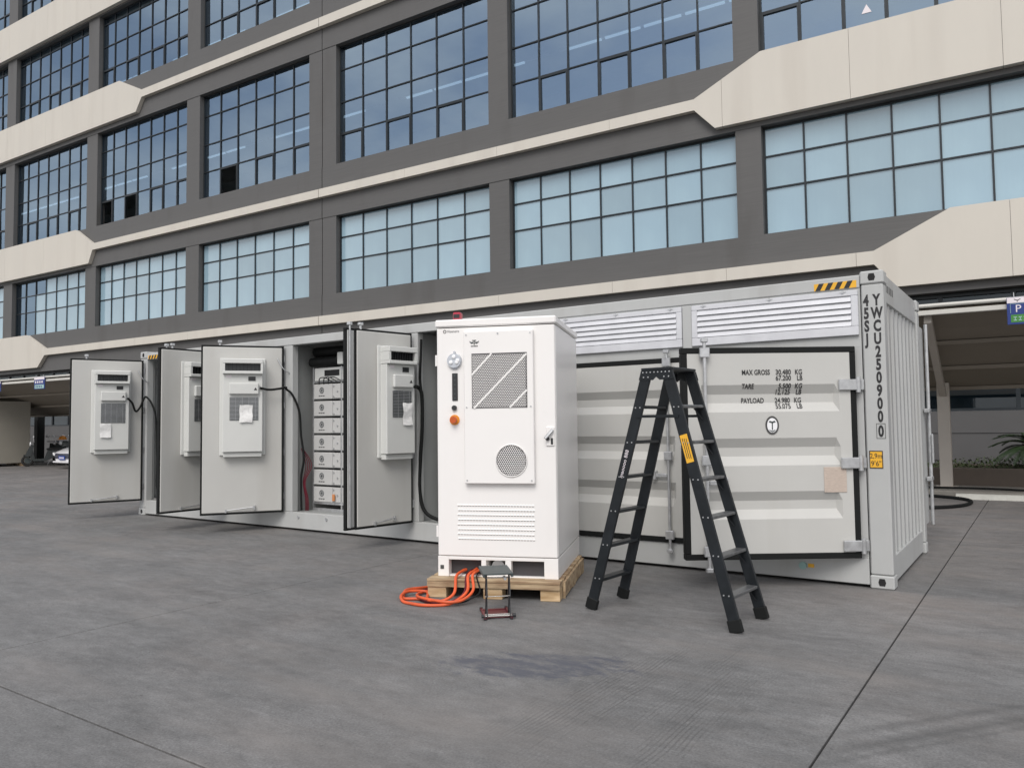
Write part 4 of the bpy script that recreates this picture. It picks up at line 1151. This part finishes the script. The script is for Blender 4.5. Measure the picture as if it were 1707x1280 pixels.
# air-conditioner cover on the door: sheet with a punched rectangle and a punched circle
ZO = -.166
za, zb = 1.0+ZO, 2.365+ZO; ua, ub = .272, .91
def uz(p): return p
acc = MB()
yf, yb = -.055, -.001
mu0, mu1, mz0, mz1 = .347, .854, 1.672+ZO, 2.163+ZO
fc, fz, frr = .704, 1.205+ZO, .138
acc.box(ua, ub, yf+.004, yb, za, zb, .006)
ap = acc.build('air_conditioner', WH, cb)
# perforated sheets: punched rectangle split by two white diagonals
def perf(name, cells, hole, thick_y, par, w0):
    m = MB()
    for (u, z) in cells:
        n = 6; s = w0/2
        vs = []; 
        for k in range(n):
            a = math.pi/6+k*math.pi/3; vs.append((u+s*1.1547*math.cos(a), thick_y, z+s*1.1547*math.sin(a)))
        for k in range(n):
            a = math.pi/6+k*math.pi/3; vs.append((u+hole*math.cos(a), thick_y, z+hole*math.sin(a)))
        m._add(vs, [(k, (k+1) % n, n+(k+1) % n, n+k) for k in range(n)])
    return m
def cells_in(test, w0):
    out_ = []; r_ = 0; z = mz0
    for r_ in range(400):
        z = za+r_*w0*.866
        if z > zb: break
        u = ua+(w0/2 if r_ % 2 else 0)
        while u < ub:
            if test(u, z): out_.append((u, z))
            u += w0
    return out_
W0 = .0165
def strip(u, z):
    # distance to the three white diagonals
    dmin = 9
    for (p, q) in (((.353, 1.975+ZO), (.534, 2.16+ZO)), ((.372, 1.672+ZO), (.854, 2.145+ZO)), ((.695, 1.672+ZO), (.852, 1.828+ZO))):
        P, Q = Vector(p), Vector(q); T = (Q-P).normalized(); dv = Vector((u, z))-P
        dmin = min(dmin, abs(dv.x*T.y-dv.y*T.x))
    return dmin
rect = cells_in(lambda u, z: mu0+.006 < u < mu1-.006 and mz0+.006 < z < mz1-.006, W0)
MB().box(mu0, mu1, yf+.0005, yf+.0035, mz0, mz1).build('mesh_backing', M['cab_in'], ap)
perf('perforated_panel', rect, .0074, yf-.0012, ap, W0).build('perforated_panel', WH, ap, recalc=False)
m = MB()
for (p, q) in (((.350, 1.972+ZO), (.534, 2.160+ZO)), ((.366, 1.672+ZO), (.852, 2.149+ZO)), ((.695, 1.674+ZO), (.852, 1.828+ZO))):
    m.bar((p[0], yf-.003, p[1]), (q[0], yf-.003, q[1]), .016, .003, (0, 1, 0))
m.build('diagonal_strip', WH, ap)
MB().cyl((fc, yf+.0035, fz), (fc, yf+.0006, fz), frr, 40).build('fan_backing', M['cab_in'], ap)
rnd = cells_in(lambda u, z: (u-fc)**2+(z-fz)**2 < (frr-.005)**2, W0*1.12)
perf('fan_guard', rnd, .0082, yf-.0012, ap, W0*1.12).build('fan_guard', WH, ap, recalc=False)
MB().ring((fc, yf-.001, fz), (0, 1, 0), frr+.003, .005, 40, 6).build('fan_rim', WH, ap)
bt = MB()
for u in (ua+.025, ub-.025):
    for z in (za+.03, (za+zb)/2, zb-.03): bt.cyl((u, yf+.004, z), (u, yf-.001, z), .007, 8)
bt.build('screw', M['galv'], ap)
bt = MB().cyl((.59, yf+.004, zb-.025), (.59, yf-.002, zb-.025), .008, 8); bt.build('lifting_eye', M['galv'], ap)
# emblem on the cover: winged T
m = MB()
ex, ez = .373, 2.262+ZO
m.box(ex-.004, ex+.004, yf-.001, yf+.003, ez-.018, ez+.018); m.box(ex-.018, ex+.018, yf-.001, yf+.003, ez+.0185, ez+.024)
for s in (-1, 1):
    m.prism([(ex+s*.045, ez+.016), (ex+s*.028, ez+.006), (ex+s*.009, ez+.008), (ex+s*.009, ez-.004), (ex+s*.024, ez-.008), (ex+s*.038, ez+.002)], yf-.001, yf+.003)
m.build('wing_emblem', M['jack_top'], ap)
m = MB()
for k in range(5): m.box(ex-.03+.013*k, ex-.021+.013*k, yf-.001, yf+.003, ez-.034, ez-.026)
m.build('emblem_lettering', M['ink_grey'], ap)
# brand lettering on the door
lg = MB().ring((.080, -.002, 2.378+ZO), (0, 1, 0), .013, .0028, 20, 6); lg.build('door_emblem', M['ink_grey'], cb)
text('door_lettering', 'Hisenero', M['ink_grey'], cb, (.100, -.001, 2.367+ZO), (1, 0, 0), (0, 0, 1), .024, .92)
# strobe, indicator panel, key switch, emergency stop
sb = MB().cyl((.173, .001, 2.108+ZO), (.173, -.03, 2.108+ZO), .070, 28, .064).build('strobe', M['strobe'], cb)
m = MB()
for a in (90, 210, 330, 0): m.sph((.173+(.032*math.cos(R(a)) if a else 0.036), -.032, 2.108+ZO+(.034*math.sin(R(a)) if a else 0)), .020, 10, 6, (1, .5, 1))
m.build('strobe_lamp', M['lens'], sb)
m = MB().cyl((.173, -.002, 2.186+ZO), (.173, -.012, 2.186+ZO), .011, 8).box(.145, .20, -.014, 0, 2.030+ZO, 2.052+ZO, .006); m.build('strobe_clip', M['strobe'], sb)
ip = MB().box(.148, .201, -.010, 0, 1.745+ZO, 1.995+ZO, .004).build('indicator_panel', M['black_pl'], cb)
m = MB()
for k in range(6): m.cyl((.1745, -.0101, 1.972+ZO-k*.041), (.1745, -.0125, 1.972+ZO-k*.041), .007, 10)
m.build('indicator_lamp', M['jack_top'], ip)
m = MB().cyl((.169, 0, 1.680+ZO), (.169, -.022, 1.680+ZO), .023, 18).build('key_switch', M['black_pl'], cb)
es = MB().cyl((.169, 0, 1.571+ZO), (.169, -.008, 1.571+ZO), .047, 24).build('emergency_stop', M['orange'], cb)
MB().cyl((.169, -.008, 1.571+ZO), (.169, -.035, 1.571+ZO), .022, 18).cyl((.169, -.035, 1.571+ZO), (.169, -.055, 1.571+ZO), .033, 20, .030).build('stop_button', M['redor'], es)
# swing handle
hd = MB().box(1.01, 1.085, -.012, 0, 1.33+ZO, 1.50+ZO, .006)
hd = hd.build('door_handle', WH, cb)
m = MB().bar((1.075, -.03, 1.475+ZO), (1.005, -.05, 1.395+ZO), .028, .018, (0, 1, 0), .006); m.build('handle_lever', M['galv'], hd)
m = MB().cyl((1.025, -.012, 1.395+ZO), (1.025, -.03, 1.395+ZO), .018, 12).box(1.052, 1.072, -.016, -.0125, 1.345+ZO, 1.40+ZO); m.build('handle_lock', M['black_pl'], hd)
# pressed ventilation louvres: rows of small hoods
for r_ in range(8):
    z = .815+ZO-r_*.0425
    m = MB(); n = 26
    for k in range(n):
        u = .190+k*.0273+(.0 if r_ % 2 == 0 else .006)
        m.prism([(-.001, z), (-.007, z-.011), (-.007, z-.014), (-.001, z-.0135)], u, u+.019, 'x')
    m.build('vent_louvre', WH, cb)
    m = MB()
    for k in range(n):
        u = .190+k*.0273+(.0 if r_ % 2 == 0 else .006)
        m.box(u, u+.019, -.0012, -.0004, z-.021, z-.0138)
    m.build('vent_slot', M['slot'], cb)
for z in (.35, 1.9):
    MB().cyl((-.008, .02, z), (-.008, .02, z+.10), .012, 10).build('hinge', WH, cb)
bc = MB().box(.143, .215, .05, .13, H_, H_+.075, .008).build('beacon', M['red'], cb)
MB().box(.15, .208, .048, .0498, H_+.02, H_+.055).build('beacon_lens', M['black_pl'], bc)

# ------------------------------------------------------------------ step ladder
lc = Vector((-1.329, -1.817, 0))
ld = thing('step_ladder', 'dark grey double-sided step ladder standing open before the half-open door', 'ladder', lc, -.075)
TZ = 1.935; sp = .626; sb_, stp = .25, .195
def rail_pt(sx, sy, z):
    t = z/TZ
    return Vector((sx*(sp*(1-t)+.088*t), sy*(sb_*(1-t)+stp*t), z))
for sx in (-1, 1):
    for sy in (-1, 1):
        a, b_ = rail_pt(sx, sy, .02), rail_pt(sx, sy, TZ)
        rl = MB().bar(a, b_, .026, .088, (1, 0, 0), .003).build('rail', M['ladder'], ld)
        d = (b_-a).normalized()
        MB().bar(a-d*.018, a+d*.075, .036, .105, (1, 0, 0), .006).build('rubber_foot', M['rubber'], rl)
        rv = MB()
        for k in range(6):
            p = rail_pt(sx, sy, .26+.277*k); rv.cyl(p+Vector((.02, sy*.013, 0)), p+Vector((.02, sy*.017, 0)), .006, 6); rv.cyl(p+Vector((-.02, sy*.013, 0)), p+Vector((-.02, sy*.017, 0)), .006, 6)
        rv.build('rivet', M['galv'], rl)
    for k in range(6):
        z = .245+.281*k
        a, b_ = rail_pt(sx, -1, z), rail_pt(sx, 1, z)
        MB().box(-.04, .04, a.y+.012, b_.y-.012, -.012, .012, .004, Matrix.Translation((a.x, 0, z))).build('tread', M['tread'] if sx > 0 else M['ladder'], ld)
        if sx > 0:
            m = MB()
            for sy in (-1, 1):
                p = rail_pt(sx, sy, z); q = rail_pt(sx, sy, z-.10)
                m.bar((p.x-.03, p.y-sy*.05, z-.014), (q.x, q.y-sy*.016, q.z), .02, .006)
            tag(m.build('tread_brace', M['ladder'], ld), kind='stuff')
tp = MB().box(-.135, .135, -.215, .215, TZ, TZ+.024, .004).build('top_platform', M['ladder'], ld)
for s in (-1, 1):
    MB().prism([(-.135, TZ), (.135, TZ), (.155, TZ-.07), (.03, TZ-.075), (0, TZ-.05), (-.03, TZ-.075), (-.155, TZ-.07)], s*.213, s*.217).build('gusset_plate', M['ladder'], ld)
rv = MB()
for k in range(8): rv.cyl((-.115+k*.033, -.2172, TZ-.012), (-.115+k*.033, -.221, TZ-.012), .006, 6)
for k in (-.11, -.07, .07, .11): rv.cyl((k, -.2172, TZ-.05), (k, -.221, TZ-.05), .006, 6)
tag(rv.build('rivet', M['galv'], ld), kind='stuff')
for sy in (-1, 1):
    a, b_ = rail_pt(-1, sy, 1.575), rail_pt(1, sy, 1.575)
    MB().bar((a.x, a.y+sy*.018, a.z), (b_.x, b_.y+sy*.018, b_.z), .006, .022, (0, 0, 1)).build('spreader_bar', M['ladder'], ld)
# lettering up the left front rail and the yellow warning label on the right one
a = rail_pt(-1, -1, 1.10); b_ = rail_pt(-1, -1, 1.5); ax_ = (b_-a).normalized(); nn = Vector((0, -1, 0)); zz_ = nn.cross(ax_); zz_.normalize()
text('rail_lettering', 'maoooo 888', M['signw'], ld, a+Vector((.012, -.0165, 0))-ax_*.02, ax_, Vector((-ax_.z, 0, ax_.x)), .030, 1.05)
c0 = rail_pt(1, -1, 1.22); c1 = rail_pt(1, -1, 1.43); ax_ = (c1-c0).normalized()
yl = MB().bar(c0+Vector((-.004, -.0145, 0)), c1+Vector((-.004, -.0145, 0)), .002, .062, (1, 0, 0)).build('warning_label', M['yellow'], ld)
m = MB()
for off in (-.016, 0, .016):
    o_ = Vector((off-.004, -.0165, 0)); m.bar(c0+o_+ax_*.03, c1+o_-ax_*.03, .001, .005, (1, 0, 0))
m.build('label_print', M['ink'], yl)

# ------------------------------------------------------------------ lab jack
jk = thing('lab_jack', 'small maroon and black scissor lab jack raised in front of the pallet', 'lab jack', (-2.495, -2.785, 0), .745)
JW, JD, JH = .225, .34, .350
m = MB()
for x in (0, JW-.018): m.box(x, x+.018, 0, JD, .006, .026, .003)
m.box(.018, JW-.018, JD-.03, JD, .006, .012); m.box(.018, JW-.018, .06, JD-.031, .006, .009)
m.build('base_frame', M['jack_red'], jk)
m = MB()
for x in (.009, JW-.009):
    for y in (.012, JD-.012): m.cyl((x, y, 0), (x, y, .03), .013, 10)
m.build('foot', M['black_pl'], jk)
m = MB().box(-.006, JW+.006, -.01, JD+.01, JH, JH+.012, .003); m.box(-.006, .012, -.01, JD+.01, JH-.018, JH-.0005, .002); m.box(JW-.012, JW+.006, -.01, JD+.01, JH-.018, JH-.0005, .002)
m.build('top_plate', M['jack_top'], jk)
for x in (.022, JW-.022):
    for (ya, yb) in ((.02, .07), (.07, .02)):
        MB().bar((x+(.004 if ya < yb else -.004), ya, .024), (x+(.004 if ya < yb else -.004), yb, JH/2), .010, .020, (0, 1, 0)).build('scissor_arm', M['black_pl'], jk)
        MB().bar((x+(.004 if ya < yb else -.004), ya, JH/2), (x+(.004 if ya < yb else -.004), yb, JH-.01), .010, .020, (0, 1, 0)).build('scissor_arm', M['black_pl'], jk)
for (y, z, r_) in ((.02, .03, .0065), (.05, .034, .005), (.045, JH/2, .004), (.05, JH-.03, .005)):
    MB().cyl((.01, y, z), (JW-.01, y, z), r_, 8).build('cross_rod', M['steel'], jk)
MB().cyl((JW+.002, .02, .03), (JW+.026, .02, .03), .018, 12).cyl((-.02, .02, .03), (-.002, .02, .03), .014, 12).build('adjusting_knob', M['black_pl'], jk)
MB().cyl((JW-.06, -.015, JH-.03), (JW-.06, .05, JH-.03), .012, 10).build('spindle', M['galv'], jk)

# ------------------------------------------------------------------ orange power cables
def cw_(u, d, z):
    c_, s_ = math.cos(TC), math.sin(TC)
    return (-3.408+u*c_-d*s_, -2.249+u*s_+d*c_, .166+z)
def cable(pts, r_, mt, label):
    tag(MB().tube(pts, r_, 10, 8).build('power_cable', mt), label, 'cable', 'cables spilling from the cabinet slot')
g = .0145
cable([cw_(.24, .085, .05), cw_(.22, .04, .045), cw_(.20, -.10, .02), (-3.10, -2.40, .08), (-3.13, -2.50, .03), (-3.25, -2.53, g), (-3.40, -2.52, g), (-3.52, -2.58, g), (-3.60, -2.50, g+.005), (-3.68, -2.36, g+.02), (-3.66, -2.10, g), (-3.60, -1.75, g), (-3.45, -1.45, g)], .0135, M['cable_or'], 'orange cable making the wide flat loop furthest left on the ground')
cable([cw_(.34, .085, .06), cw_(.33, .04, .05), cw_(.31, -.10, .03), (-2.99, -2.36, .10), (-3.00, -2.50, .04), (-3.07, -2.585, g), (-3.20, -2.68, g), (-3.33, -2.69, g), (-3.46, -2.66, g), (-3.56, -2.57, g+.022), (-3.60, -2.42, g+.026), (-3.50, -2.30, g+.01), (-3.36, -2.46, g), (-3.22, -2.60, g+.026), (-3.14, -2.56, g+.02)], .0135, M['cable_or'], 'orange cable making the foremost loop on the ground and crossing back over itself')
cable([cw_(.37, .085, .06), cw_(.365, .04, .05), cw_(.35, -.10, .035), (-2.95, -2.33, .105), (-2.95, -2.47, .05), (-3.02, -2.56, g+.024), (-3.15, -2.60, g+.03), (-3.32, -2.58, g+.03), (-3.44, -2.50, g+.02), (-3.52, -2.38, g+.01), (-3.54, -2.2, g), (-3.50, -2.0, g), (-3.42, -1.85, g)], .0125, M['cable_or'], 'orange cable lying in the inner loop nearest the pallet block')
cable([cw_(.30, .085, .05), cw_(.29, .04, .045), cw_(.285, -.08, .02), (-3.02, -2.36, .09), (-3.03, -2.49, .04), (-3.12, -2.55, .012), (-3.28, -2.56, .012), (-3.46, -2.47, .012), (-3.58, -2.30, .012), (-3.62, -2.0, .012), (-3.70, -1.6, .012), (-3.8, -1.2, .012)], .009, M['jack_red'], 'thin dark red cable running back along the left side of the pallet')
cable([cw_(.39, .085, .03), cw_(.385, .04, .04), cw_(.38, -.07, .02), (-2.90, -2.30, .09), (-2.92, -2.40, .05), (-2.98, -2.44, .02), (-3.06, -2.47, .01)], .007, M['rubber'], 'short thin black cable hanging over the pallet front edge beside the jack')
